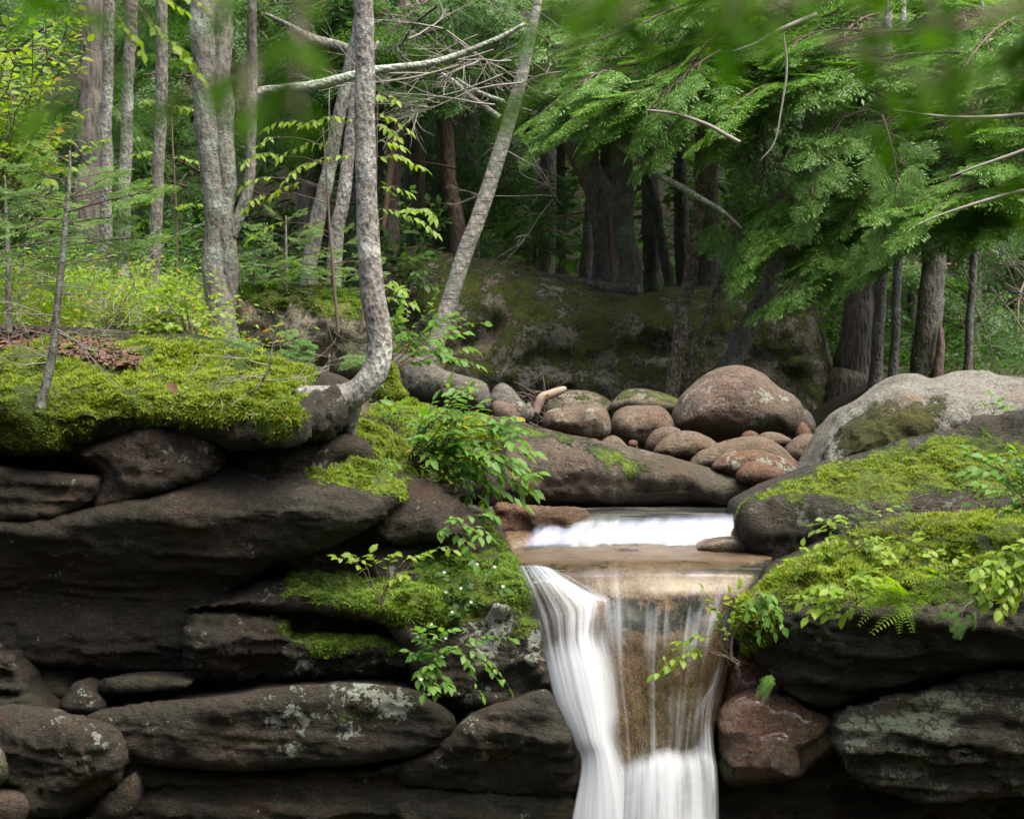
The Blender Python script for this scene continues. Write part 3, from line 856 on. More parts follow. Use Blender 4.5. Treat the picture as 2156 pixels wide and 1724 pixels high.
r_cave = rock('back_wall', 'dark recessed rock wall under the right hand ledges',
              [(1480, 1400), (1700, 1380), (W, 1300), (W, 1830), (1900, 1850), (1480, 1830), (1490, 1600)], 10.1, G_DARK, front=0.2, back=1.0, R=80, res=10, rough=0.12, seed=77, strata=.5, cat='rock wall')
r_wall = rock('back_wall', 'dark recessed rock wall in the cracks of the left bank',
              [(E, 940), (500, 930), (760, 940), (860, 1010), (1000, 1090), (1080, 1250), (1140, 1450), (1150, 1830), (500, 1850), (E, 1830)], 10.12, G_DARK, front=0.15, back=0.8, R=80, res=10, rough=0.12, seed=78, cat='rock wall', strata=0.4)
r_root = rock('root_bank', 'dark undercut bank with hanging roots below the mossy forest edge',
              [(470, 620), (560, 602), (640, 600), (720, 612), (800, 640), (830, 720), (820, 800), (740, 800), (640, 770), (540, 742), (480, 720)], 13.2, G_MOSSY, front=0.4, back=1.2, R=60, res=9, rough=0.10, freq=2.5, seed=79, cat='bank',
              moss=[([(470, 590), (800, 600), (840, 720), (770, 680), (640, 640), (480, 640)], 0.9)])
r_st = rock('lichened_stone', 'lichen crusted stone leaning by the double trunk on the left bank',
            [(302, 690), (318, 665), (345, 645), (380, 648), (402, 668), (410, 692), (370, 705), (320, 702)], 11.9, G_PALE, front=0.2, back=0.4, res=7, rough=0.04, seed=80, lich=0.6, moss0=0.2)

tufts(r_cap, 15000, 0.026, MOSS_TUFT, 0.5, 0.95, 1, 0.5)
tufts(r_nose, 4000, 0.022, MOSS_TUFT, 0.5, 0.9, 2, 0.4)
tufts(r_wedge, 6000, 0.020, MOSS_DARK, 0.5, 0.9, 3, 0.5)
tufts(r_slab, 2200, 0.018, MOSS_DARK, 0.5, 0.9, 4, 0.4)
tufts(r_cheek, 5000, 0.020, MOSS_DARK, 0.5, 0.9, 5, 0.2)
tufts(r_slope, 5000, 0.026, MOSS_TUFT, 0.5, 0.9, 6)
tufts(r_R, 7000, 0.018, MOSS_TUFT, 0.45, 0.85, 7)
tufts(r_S, 13000, 0.028, MOSS_TUFT, 0.5, 0.95, 8, 0.5)
tufts(r_knob, 700, 0.022, MOSS_TUFT, 0.4, 0.8, 9)
tufts(r_root, 3000, 0.035, MOSS_DARK, 0.5, 0.9, 10, 0.4)

# ------------------------------------------------------------------ terrain
def ground_z(x, y):
    n = fbm(np.stack([x * 0.35, y * 0.35, x * 0], -1), 4, 21)
    n2 = fbm(np.stack([x * 1.6, y * 1.6, x * 0], -1), 3, 22)
    left = 3.5 + 0.2 * np.clip(y - 11.5, 0, 3.5) + 0.05 * np.clip(y - 15, 0, 20)
    bank = 3.15 + 0.16 * np.clip(y - 13.5, 0, 6) + 0.03 * np.clip(y - 19, 0, 20)
    right = 3.10 + 0.05 * np.clip(y - 14, 0, 30)
    mid = 2.0 + 0.10 * np.clip(y - 12, 0, 6) + 0.12 * np.clip(y - 18, 0, 20)
    wl_ = sstep(-0.2, -1.3, x)
    left = bank + (left - bank) * sstep(-1.7, -3.0, x)
    wr_ = sstep(2.6, 4.2, x)
    fl = mid * (1 - wl_) * (1 - wr_) + left * wl_ + right * wr_
    fl = fl + 0.18 * n + 0.05 * n2
    fl = fl + 0.5 * np.clip(y - 33, 0, 100) + 0.10 * np.clip(np.abs(x) - 14, 0, 60)
    gor = -0.4 + 0.2 * n
    a = sstep(10.3, 11.7, y)
    z = gor * (1 - a) + fl * a
    near = 1.35 + 0.15 * n + 0.7 * np.clip(-1.5 - y, 0, 14)  # unseen hill behind the camera, added to block low sky light
    b = sstep(3.0, 1.2, y)
    z = z * (1 - b) + near * b
    side = sstep(6.0, 11.0, np.abs(x)) * (1 - a) * 5.0  # unseen side walls, added to enclose the gorge against low light
    return np.maximum(z, z + side)


def grid_patch(x0, x1, nx, y0, y1, ny):
    xs, ys = np.linspace(x0, x1, nx), np.linspace(y0, y1, ny)
    X, Y = np.meshgrid(xs, ys)
    Z = ground_z(X.ravel(), Y.ravel())
    V = np.stack([X.ravel(), Y.ravel(), Z], 1)
    i = np.arange(ny - 1)[:, None] * nx
    j = np.arange(nx - 1)[None, :]
    f = np.stack([i + j, i + j + 1, i + nx + j + 1, i + nx + j], -1).reshape(-1, 4)
    return V, f


m_ground, nt, bs, out = newmat('forest_floor')
g = NT(nt)
co = g.coord()
n1, n2, n3 = g.noise(co, 0.8, 5, 0.65), g.noise(co, 7.0, 5, 0.7), g.noise(co, 45.0, 3, 0.7)
col = g.mix(g.ramp(n2, 0.35, 0.65), (0.060, 0.040, 0.024), (0.028, 0.020, 0.013))
col = g.mix(g.ramp(n1, 0.46, 0.60), col, (0.035, 0.060, 0.012))
col = g.mix(g.ramp(n3, 0.5, 0.75, 0, 0.6), col, (0.012, 0.011, 0.008))
g.l(col, bs.inputs['Base Color'])
bs.inputs['Roughness'].default_value = 0.95
g.l(g.bump(g.math('ADD', n2, g.math('MULTIPLY', n3, 0.5)), 0.9, 0.05), bs.inputs['Normal'])
# one sheet: denser rows in the part the photo shows
xs = np.unique(np.concatenate([np.linspace(-60, -9, 30), np.linspace(-9, 9, 150), np.linspace(9, 60, 30)]))
ys = np.unique(np.concatenate([np.linspace(-22, 9.5, 50), np.linspace(9.5, 24, 150), np.linspace(24, 80, 80)]))
XX, YY = np.meshgrid(xs, ys)
ZZ = ground_z(XX.ravel(), YY.ravel())
ii = np.arange(len(ys) - 1)[:, None] * len(xs)
jj = np.arange(len(xs) - 1)[None, :]
ff = np.stack([ii + jj, ii + jj + 1, ii + len(xs) + jj + 1, ii + len(xs) + jj], -1).reshape(-1, 4)
tag(solid('terrain', np.stack([XX.ravel(), YY.ravel(), ZZ], 1), ff, m_ground), kind='structure')


# ------------------------------------------------------------------ water
def water_mat(name, base_alpha, streak, us=30.0, vs=1.4, col=(0.47, 0.505, 0.53), edge=0.12, left=None, topfade=0.0, botfade=0.0, gloss=0.15, tint=None):
    """falling water: white aerated strands over clear film; strands follow the flow (v), the sheet thins out at its sides"""
    m, nt, bs, out = newmat(name)
    g = NT(nt)
    uv = g.n('ShaderNodeUVMap', uv_map='UVMap').outputs[0]
    mp = g.n('ShaderNodeMapping')
    g.l(uv, mp.inputs[0])
    mp.inputs['Scale'].default_value = (us, vs, 1)
    mp2 = g.n('ShaderNodeMapping')
    g.l(uv, mp2.inputs[0])
    mp2.inputs['Scale'].default_value = (us * 0.22, vs * 0.6, 1)
    n1 = g.noise(mp.outputs[0], 1.0, 2, 0.5)
    n2 = g.noise(mp2.outputs[0], 1.0, 3, 0.5)
    sx = g.n('ShaderNodeSeparateXYZ')
    g.l(uv, sx.inputs[0])
    u, v = sx.outputs[0], sx.outputs[1]
    jit = g.math('MULTIPLY', g.math('SUBTRACT', n2, 0.5), 0.32)
    uu = g.math('ADD', u, jit)
    ed = g.math('MULTIPLY', g.ramp(uu if left is None else u, 0.0, edge if left is None else left), g.ramp(uu, 1.0, 1.0 - edge))
    if topfade:
        ed = g.math('MULTIPLY', ed, g.ramp(g.math('ADD', v, g.math('MULTIPLY', g.math('SUBTRACT', n2, 0.5), 0.25)), 0.0, topfade))
    if botfade:
        ed = g.math('MULTIPLY', ed, g.ramp(v, 1.0, 1.0 - botfade))
    st = g.math('ADD', g.math('MULTIPLY', g.math('SUBTRACT', n1, 0.5), streak), g.math('MULTIPLY', g.math('SUBTRACT', n2, 0.5), streak * 0.9))
    st = g.math('MULTIPLY', st, g.math('SUBTRACT', 1.0, g.math('MULTIPLY', g.math('MAXIMUM', g.attr('foam'), 0.0), 0.75)))
    mp3 = g.n('ShaderNodeMapping')
    g.l(uv, mp3.inputs[0])
    mp3.inputs['Scale'].default_value = (us * 0.16, vs * 3.5, 1)
    n3 = g.noise(mp3.outputs[0], 1.0, 4, 0.6, 0.6)
    st = g.math('ADD', st, g.math('MULTIPLY', g.math('SUBTRACT', n3, 0.5), 0.75))
    al = g.math('ADD', g.math('ADD', st, base_alpha), g.math('MULTIPLY', g.attr('foam'), 1.0))
    al = g.math('MULTIPLY', g.ramp(al, 0.0, 1.0), ed)
    g.l(g.mix(g.ramp(n1, 0.3, 0.75), tuple(c * 0.86 for c in col), col), bs.inputs['Base Color'])
    bs.inputs['Roughness'].default_value = 0.55
    bs.inputs['Specular IOR Level'].default_value = 0.25
    bs.inputs['Subsurface Weight'].default_value = 0.0
    tl = g.n('ShaderNodeBsdfTranslucent')
    tl.inputs[0].default_value = tuple(col) + (1,)
    ms = g.n('ShaderNodeMixShader')
    ms.inputs[0].default_value = 0.3
    g.l(bs.outputs[0], ms.inputs[1])
    g.l(tl.outputs[0], ms.inputs[2])
    tr = g.n('ShaderNodeBsdfTransparent')
    if tint:
        tr.inputs[0].default_value = tint + (1,)
    gl = g.n('ShaderNodeBsdfGlossy')
    gl.inputs['Roughness'].default_value = 0.18
    g.l(g.bump(g.math('ADD', n1, n2), 0.25, 0.01), gl.inputs['Normal'])
    fr = g.n('ShaderNodeFresnel')
    fr.inputs[0].default_value = 1.33
    clear = g.n('ShaderNodeMixShader')
    g.l(g.math('MULTIPLY', g.math('MULTIPLY', fr.outputs[0], ed), gloss * 4), clear.inputs[0])
    g.l(tr.outputs[0], clear.inputs[1])
    g.l(gl.outputs[0], clear.inputs[2])
    mx = g.n('ShaderNodeMixShader')
    g.l(al, mx.inputs[0])
    g.l(clear.outputs[0], mx.inputs[1])
    g.l(ms.outputs[0], mx.inputs[2])
    g.l(mx.outputs[0], out.inputs['Surface'])
    g.l(g.bump(g.math('ADD', n1, n2), 0.15, 0.01), bs.inputs['Normal'])
    return m


def ribbon(left, right, nu, nv, bulge=0.0, rip=0.0, us=9.0, seed=0, flat=False):
    """sheet between two flow lines [(px,py,Y)]; u across, v down the flow"""
    def res(a):
        a = np.array(a, float)
        q = catmull(a, 4)
        s = np.concatenate([[0], np.cumsum(np.linalg.norm(np.diff(q[:, :2], axis=0), axis=1))])
        t = np.linspace(0, s[-1], nv)
        return np.stack([np.interp(t, s, q[:, k]) for k in range(3)], 1)
    A, B = res(left), res(right)
    A = np.array([P(*p) for p in A])
    B = np.array([P(*p) for p in B])
    u = np.linspace(0, 1, nu)
    v = np.linspace(0, 1, nv)
    V = A[:, None, :] * (1 - u)[None, :, None] + B[:, None, :] * u[None, :, None]
    UU, VV = np.meshgrid(u, v)
    off = bulge * np.sin(np.pi * UU) ** 0.7
    q = np.stack([UU.ravel() * us, VV.ravel() * 1.3, np.full(UU.size, seed)], 1)
    rp = rip * fbm(q, 3, seed).reshape(UU.shape)
    if flat:
        V[:, :, 2] += off + rp
    else:
        V[:, :, 1] -= off + rp
        V[:, :, 2] += 0.3 * (off + rp)
    f = (np.arange(nv - 1)[:, None] * nu + np.arange(nu - 1)[None, :])
    f = np.stack([f, f + 1, f + nu + 1, f + nu], -1).reshape(-1, 4)
    return V.reshape(-1, 3), f, np.stack([UU.ravel(), VV.ravel()], 1)


def water(name, mat, left, right, nu=60, nv=90, foam=None, label=None, cat=None, **kw):
    V, f, uv = ribbon(left, right, nu, nv, **kw)
    fo = np.zeros(len(V))
    if foam is not None:
        fo = foam(uv[:, 0], uv[:, 1])
    o = solid(name, V, f, mat, attrs={'foam': fo}, uv=uv)
    return tag(o, label, cat, kind='structure')


# rock under the water
def relief(name, label, left, right, nu, nv, mat, bulge, seed, rough, cat='rock', painted_dark=None):
    V, f, uv = ribbon(left, right, nu, nv, bulge=bulge)
    V = V.copy()
    V[:, 1] += rough * fbm(V * 2.5, 4, seed)
    V[:, 2] += rough * 0.6 * fbm(V * 3.1, 4, seed + 4)
    n = len(V)
    B = V + np.array([0, 0.7, -0.3])
    k = nu * nv
    e = np.concatenate([np.arange(nu), np.arange(1, nv) * nu + nu - 1, (nv - 1) * nu + np.arange(nu - 2, -1, -1), np.arange(nv - 2, 0, -1) * nu])
    sd = np.stack([e, e + k, np.roll(e, -1) + k, np.roll(e, -1)], 1)
    VV = np.vstack([V, B])
    al = painted_dark(uv[:, 0], uv[:, 1]) if painted_dark else np.full(n, -1.0)
    org = VV.mean(0)
    o = solid(name, VV, [np.vstack([f, f[:, ::-1] + k, sd])], mat, origin=org, attrs={'moss': np.concatenate([al, np.full(n, -1.0)]), 'lich': np.full(2 * n, -1.0)})  # moss mask carries the painted dark tone
    return tag(o, label, cat)


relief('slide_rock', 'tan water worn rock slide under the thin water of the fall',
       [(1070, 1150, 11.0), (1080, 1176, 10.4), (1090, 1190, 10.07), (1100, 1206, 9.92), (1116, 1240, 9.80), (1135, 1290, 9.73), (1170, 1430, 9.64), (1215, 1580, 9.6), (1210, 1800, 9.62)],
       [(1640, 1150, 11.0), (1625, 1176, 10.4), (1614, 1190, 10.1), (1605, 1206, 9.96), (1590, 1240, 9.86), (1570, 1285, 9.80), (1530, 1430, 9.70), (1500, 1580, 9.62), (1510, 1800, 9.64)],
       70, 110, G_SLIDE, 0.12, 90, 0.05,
       painted_dark=lambda u, v: -0.25 + 0.62 * sstep(0.13, 0.09, v) * (0.6 + 0.8 * fbm(np.stack([u * 3, v * 40, 0 * u], 1), 2, 5)) + 0.75 * sstep(0.14, 0.20, v) * sstep(0.36, 0.28, v) * sstep(0.15, 0.35, u) + 0.5 * sstep(.9, 1, u))  # water's dark reflection at the lip painted on; pool bed and edge darkened too
relief('step_rock', 'brown rock step under the upper cascade',
       [(1050, 1078, 12.0), (1055, 1100, 11.28), (1070, 1150, 10.98), (1080, 1180, 10.95)],
       [(1640, 1078, 12.0), (1640, 1096, 11.28), (1630, 1150, 10.98), (1630, 1180, 10.95)],
       60, 40, G_SLIDE, 0.0, 91, 0.04)
r_sub = rock('stone', 'water worn brown stone splitting the upper cascade under the slab nose', [(1462, 1165), (1468, 1145), (1490, 1133), (1530, 1128), (1585, 1132), (1620, 1145), (1620, 1168), (1540, 1172)], 10.72, G_SLIDE, front=0.2, back=0.3, res=7, rough=0.02, seed=92, cat='stone')

WAT_FALL = water_mat('water_white', 0.44, 1.6, us=13, vs=0.9, edge=0.38, left=0.05)
WAT_VEIL = water_mat('water_veil', 0.06, 1.35, us=22, vs=0.9, edge=0.06, topfade=0.3, gloss=0.12, tint=(0.85, 0.84, 0.78), col=(0.48, 0.52, 0.55))
WAT_POOL = water_mat('water_pool', 0.16, 1.3, us=3, vs=8, edge=0.02, gloss=1.1, col=(0.26, 0.265, 0.22), tint=(0.62, 0.62, 0.48))
WAT_CASC = water_mat('water_cascade', 0.0, 2.4, col=(0.30, 0.32, 0.335), us=22, vs=1.0, edge=0.05, gloss=0.2, topfade=0.25)

water('stream_water', WAT_POOL, [(1200, 1062, 12.6), (1180, 1072, 11.9), (1170, 1088, 11.3), (1165, 1098, 11.15)], [(1600, 1062, 12.6), (1610, 1072, 11.9), (1610, 1088, 11.3), (1605, 1098, 11.15)], 40, 20, flat=True, rip=0.01, us=3,
      foam=lambda u, v: 0.2 * sstep(0.7, 1.0, v))


def casc_foam(u, v):
    q = fbm(np.stack([u * 7, v * 1.2, 0 * u], 1), 3, 77)
    a = 0.40 * sstep(0.19, 0.25, u) * sstep(0.45, 0.38, u) * sstep(.10, .22, v) * (1.0 - 0.35 * sstep(.55, .75, v))
    v0 = 0.50 - 0.26 * np.exp(-((u - 0.60) / 0.10) ** 2) - 0.06 * u
    b = 0.40 * sstep(0.46, 0.54, u) * sstep(v0 - 0.08, v0 + 0.16, v)
    c = 0.48 * sstep(0.78, 0.97, v + 0.2 * q) * sstep(0.02, 0.22, u)
    d = -1.2 * sstep(0.74, 0.80, u) * sstep(0.50, 0.66, v)
    return a + b + c + d + 0.5 * q


water('cascade_water', WAT_CASC, [(1110, 1094, 11.12), (1100, 1120, 10.95), (1090, 1150, 10.80), (1080, 1164, 10.70)], [(1605, 1078, 11.2), (1605, 1105, 11.05), (1600, 1145, 10.9), (1600, 1160, 10.72)], 110, 50, rip=0.012, us=14, seed=3, bulge=0.06, foam=casc_foam)
water('pool_water', WAT_POOL, [(1075, 1156, 11.0), (1078, 1175, 10.45), (1092, 1192, 10.0), (1100, 1202, 9.85)], [(1625, 1156, 11.0), (1620, 1172, 10.45), (1612, 1190, 10.0), (1608, 1200, 9.85)], 60, 30, flat=True, rip=0.012, us=4, seed=5,
      foam=lambda u, v: 0.35 * sstep(0.25, 0.0, v))
water('veil_water', WAT_VEIL, [(1085, 1186, 10.08), (1098, 1204, 9.88), (1114, 1240, 9.74), (1135, 1290, 9.66), (1172, 1430, 9.56), (1215, 1575, 9.50), (1218, 1620, 9.48)],
      [(1616, 1186, 10.12), (1606, 1204, 9.92), (1588, 1240, 9.80), (1568, 1285, 9.73), (1528, 1430, 9.62), (1496, 1575, 9.52), (1494, 1620, 9.5)], 120, 120, bulge=0.13, rip=0.006, us=8, seed=6,
      foam=lambda u, v: 0.22 * sstep(0.2, 0.3, v) * sstep(0.5, 0.38, v) + 0.10 * sstep(0.6, 0.95, v))
water('waterfall', WAT_FALL, [(1088, 1192, 9.90), (1104, 1235, 9.66), (1120, 1290, 9.56), (1142, 1372, 9.46), (1168, 1482, 9.36), (1206, 1562, 9.30), (1222, 1610, 9.28), (1202, 1724, 9.2), (1186, 1830, 9.15)],
      [(1180, 1204, 9.84), (1250, 1236, 9.68), (1296, 1268, 9.60), (1284, 1335, 9.52), (1306, 1420, 9.42), (1312, 1500, 9.36), (1306, 1570, 9.30), (1345, 1680, 9.22), (1380, 1830, 9.15)], 110, 160, bulge=0.10, rip=0.005, us=8, seed=7,
      foam=lambda u, v: 0.55 * sstep(0.24, 0.36, v) + 0.25 * sstep(.4, .6, v))
WAT_LOW = water_mat('water_low', 0.85, 1.0, us=14, vs=0.7, edge=0.14, topfade=0.16)
water('waterfall', WAT_LOW, [(1285, 1600, 9.36), (1280, 1640, 9.28), (1275, 1724, 9.2), (1270, 1830, 9.15)], [(1482, 1560, 9.42), (1494, 1620, 9.32), (1500, 1724, 9.22), (1505, 1830, 9.15)], 70, 80, bulge=0.16, rip=0.005, us=6, seed=8)
WAT_THIN = water_mat('water_thin', 0.35, 1.5, us=9, vs=1.6, edge=0.3, topfade=0.15)
water('water_strand', WAT_THIN, [(1508, 1380, 9.62), (1492, 1440, 9.52), (1466, 1500, 9.44), (1458, 1580, 9.38), (1468, 1640, 9.3), (1470, 1830, 9.15)], [(1532, 1375, 9.62), (1514, 1440, 9.52), (1500, 1500, 9.46), (1506, 1580, 9.40), (1512, 1640, 9.32), (1516, 1830, 9.2)], 24, 90, bulge=0.05, rip=0.02, us=4, seed=9,
      foam=lambda u, v: 0.35 * sstep(0.3, 0.6, v))

# ------------------------------------------------------------------ trees: bark
B_SCALY = bark_mat('bark_scaly', (0.085, 0.076, 0.066), (0.19, 0.18, 0.16), lichen=(0.40, 0.41, 0.37), lich=0.50, scale=34, zs=0.55, bump=0.03)
B_BIRCH = bark_mat('bark_birch', (0.29, 0.275, 0.235), (0.21, 0.20, 0.17), lichen=(0.24, 0.31, 0.22), lich=0.36, scale=20, zs=0.8, bands=0.85, bump=0.02)
B_GREY = bark_mat('bark_grey', (0.082, 0.076, 0.064), (0.155, 0.147, 0.125), lichen=(0.30, 0.35, 0.28), lich=0.45, scale=28, zs=0.4, bump=0.03)
B_DARK = bark_mat('bark_dark', (0.074, 0.065, 0.053), (0.135, 0.12, 0.10), lichen=(0.20, 0.24, 0.18), lich=0.15, scale=22, zs=0.22, bump=0.04)
B_RED = bark_mat('bark_red', (0.115, 0.078, 0.068), (0.165, 0.122, 0.105), lichen=(0.22, 0.2, 0.18), lich=0.05, scale=26, zs=0.35, bump=0.03)
B_CRUST = bark_mat('bark_crusty', (0.26, 0.21, 0.15), (0.09, 0.07, 0.05), lichen=(0.42, 0.39, 0.30), lich=0.42, scale=30, zs=0.8, bands=0.5, bump=0.04)
B_LICH = bark_mat('bark_lichened', (0.13, 0.11, 0.09), (0.19, 0.17, 0.14), lichen=(0.36, 0.42, 0.33), lich=0.72, scale=30, zs=1.0, bump=0.03)
B_TWIG = plain_mat('twig_grey', (0.10, 0.088, 0.072), (0.23, 0.22, 0.18), 30)
B_BROWN = plain_mat('twig_brown', (0.06, 0.042, 0.030), (0.12, 0.085, 0.06), 30)
B_PURP = bark_mat('bark_purple', (0.17, 0.125, 0.115), (0.25, 0.195, 0.18), lichen=(0.25, 0.24, 0.22), lich=0.12, scale=26, zs=0.5, bump=0.03)
WOOD = plain_mat('driftwood', (0.34, 0.27, 0.20), (0.22, 0.165, 0.12), 14, bump=0.01)
SPLIT = plain_mat('split_wood', (0.30, 0.20, 0.13), (0.20, 0.12, 0.075), 14, bump=0.01)

L_HEM = leaf_mat('hemlock_needles', (0.065, 0.150, 0.034), (0.120, 0.240, 0.042), trans=0.45, rough=0.45, tint=(1.3, 1.4, 0.5))
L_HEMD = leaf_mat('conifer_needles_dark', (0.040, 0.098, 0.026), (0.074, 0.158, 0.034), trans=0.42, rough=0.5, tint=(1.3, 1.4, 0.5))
L_SPR = leaf_mat('spruce_needles', (0.060, 0.135, 0.024), (0.115, 0.205, 0.030), trans=0.35, rough=0.45)
L_YEL = leaf_mat('leaf_yellow_green', (0.105, 0.205, 0.014), (0.20, 0.285, 0.018), old=(0.32, 0.20, 0.02), trans=0.5)
L_MID = leaf_mat('leaf_green', (0.060, 0.155, 0.022), (0.120, 0.245, 0.030), old=(0.30, 0.22, 0.02), trans=0.5)
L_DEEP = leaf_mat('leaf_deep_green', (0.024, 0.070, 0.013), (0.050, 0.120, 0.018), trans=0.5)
L_LITTER = plain_mat('leaf_litter', (0.13, 0.055, 0.028), (0.055, 0.030, 0.022), 20, bump=0.003)
L_PETAL = plain_mat('petal_white', (0.75, 0.75, 0.75), (0.8, 0.8, 0.78), 20)

# ------------------------------------------------------------------ foliage templates
LEAF_V = [(0, 0, 0), (.5, 0, -.03), (1, 0, -.14), (.28, .2, .03), (.68, .16, -.02), (.28, -.2, .03), (.68, -.16, -.02)]
LEAF_F = [(0, 1, 3), (1, 4, 3), (1, 2, 4), (0, 5, 1), (1, 5, 6), (1, 6, 2)]
BROAD_V = [(0, 0, 0), (.45, 0, -.03), (1, 0, -.16), (.22, .27, .03), (.6, .27, .0), (.22, -.27, .03), (.6, -.27, .0)]
STRIP_V = [(0, 0, 0), (.5, .5, .02), (1, 0, -.03), (.5, -.5, .02)]
STRIP_F = [(0, 3, 2, 1)]


def spray_pts(L, rg, side=11, ter=6, droop=0.10):
    """flat hemlock spray in local coordinates (x forward): leaflet origins, directions, lengths"""
    O, D, S = [], [], []
    for i in range(side):
        s = (i + 0.6) / (side + 0.4)
        x = s * L
        l = 0.62 * L * (1 - s) ** 0.75 * rg.uniform(.75, 1.1) + 0.03 * L
        for sg in (-1, 1):
            a = sg * math.radians(rg.uniform(40, 60))
            dx, dy = math.cos(a), math.sin(a)
            m = max(2, int(round(ter * l / (0.5 * L) + 1)))
            for k in range(m + 1):
                q = (k + 0.4) / (m + 0.6)
                ox, oy = x + dx * l * q, dy * l * q
                oz = -droop * (ox * ox + 1.4 * oy * oy) / L
                if k == m:
                    O.append((ox, oy, oz)); D.append((dx, dy, -0.15)); S.append(l * 0.28 + 0.02)
                else:
                    for s2 in (-1, 1):
                        b = a + s2 * math.radians(rg.uniform(35, 60))
                        O.append((ox, oy, oz)); D.append((math.cos(b), math.sin(b), -0.12 + rg.normal(0, .06)))
                        S.append((0.13 * L + 0.006) * (1 - 0.55 * q) * rg.uniform(.7, 1.2))
    O.append((L * .95, 0, -droop * L)); D.append((1, 0, -.2)); S.append(.12 * L)
    return np.array(O), np.array(D), np.array(S)


def bough_mesh(name, L=1.5, nspr=18, sprL=0.42, side=10, ter=5, wid=0.30, droop=0.28, seed=0, mat=None, stem=B_BROWN, needle='flat'):
    rg = np.random.default_rng(seed)
    parts = []
    n = 10
    t = np.linspace(0, 1, n)
    bend = rg.normal(0, 0.06)
    main = np.stack([t * L, bend * L * np.sin(t * 3), 0.10 * L * t - droop * L * t ** 2.2], 1)
    Va, Fa = tube(main, np.linspace(0.011, 0.003, n) * L, 5)
    stems = [(Va, Fa)]
    LV, LF = [], []
    for i in range(nspr):
        s = 0.16 + 0.84 * (i + rg.uniform(0, .9)) / nspr
        k = s * (n - 1)
        k0 = min(int(k), n - 2)
        p = main[k0] + (main[k0 + 1] - main[k0]) * (k - k0)
        tg = unit(main[k0 + 1] - main[k0])
        sg = -1 if i % 2 else 1
        a = sg * math.radians(rg.uniform(25, 65)) * (1 - 0.55 * s)
        d = np.array([tg[0] * math.cos(a) - tg[1] * math.sin(a), tg[0] * math.sin(a) + tg[1] * math.cos(a), tg[2] + rg.normal(-0.08, .12)])
        l = sprL * L / 1.5 * (1.25 - 0.5 * s) * rg.uniform(.75, 1.25)
        ext = (0.5 * L * (1 - s) + 0.02) * rg.uniform(.15, .8)
        q = p + unit(d) * ext
        if ext > 0.05:
            stems.append(tube(np.array([p, (p + q) / 2 + np.array([0, 0, .012]), q]), np.array([.006, .004, .003]) * L, 4))
        X, Yv, Z = frames(unit(d)[None], np.array([[rg.normal(0, .25), rg.normal(0, .25), 1.0]]))
        O, D, S = spray_pts(l, rg, side, ter)
        M = np.stack([X[0], Yv[0], Z[0]], 0)
        LV.append((q + O @ M, D @ M, S))
    O = np.concatenate([a[0] for a in LV]); D = np.concatenate([a[1] for a in LV]); S = np.concatenate([a[2] for a in LV])
    up = np.tile([0, 0, 1.0], (len(O), 1)) + rg.normal(0, .35, (len(O), 3))
    X, Yv, Z = frames(D, up)
    V, f = stamp(STRIP_V, STRIP_F, O, X, Yv, Z, np.stack([S, S * wid, S], 1))
    SV, SF = join(stems)
    me = mesh(name, np.vstack([V, SV]), [f] + [x + len(V) for x in SF], mat, smooth=False)
    me.materials.append(stem)
    ns = sum(len(x) for x in SF)
    mi = np.zeros(len(me.polygons), np.int32)
    mi[-ns:] = 1
    me.polygons.foreach_set('material_index', mi)
    return me


L_HEMB = leaf_mat('hemlock_needles_bright', (0.085, 0.185, 0.042), (0.150, 0.280, 0.050), trans=0.45, rough=0.45, tint=(1.3, 1.4, 0.5))
HEM = [bough_mesh('bough', seed=300 + i, mat=L_HEM, nspr=20, sprL=0.36, ter=6, wid=0.34, droop=0.28) for i in range(5)]
HEMB = [bough_mesh('bough_bright', seed=310 + i, mat=L_HEMB, nspr=20, sprL=0.34, ter=6, wid=0.34, droop=0.42) for i in range(3)]
HEMD = [bough_mesh('bough_dark', seed=320 + i, mat=L_HEMD, nspr=14, side=7, ter=4, wid=0.42) for i in range(3)]
SPR = [bough_mesh('spruce_bough', L=0.5, nspr=9, sprL=0.42, side=9, ter=4, wid=0.26, droop=0.05, seed=340 + i, mat=L_SPR) for i in range(3)]


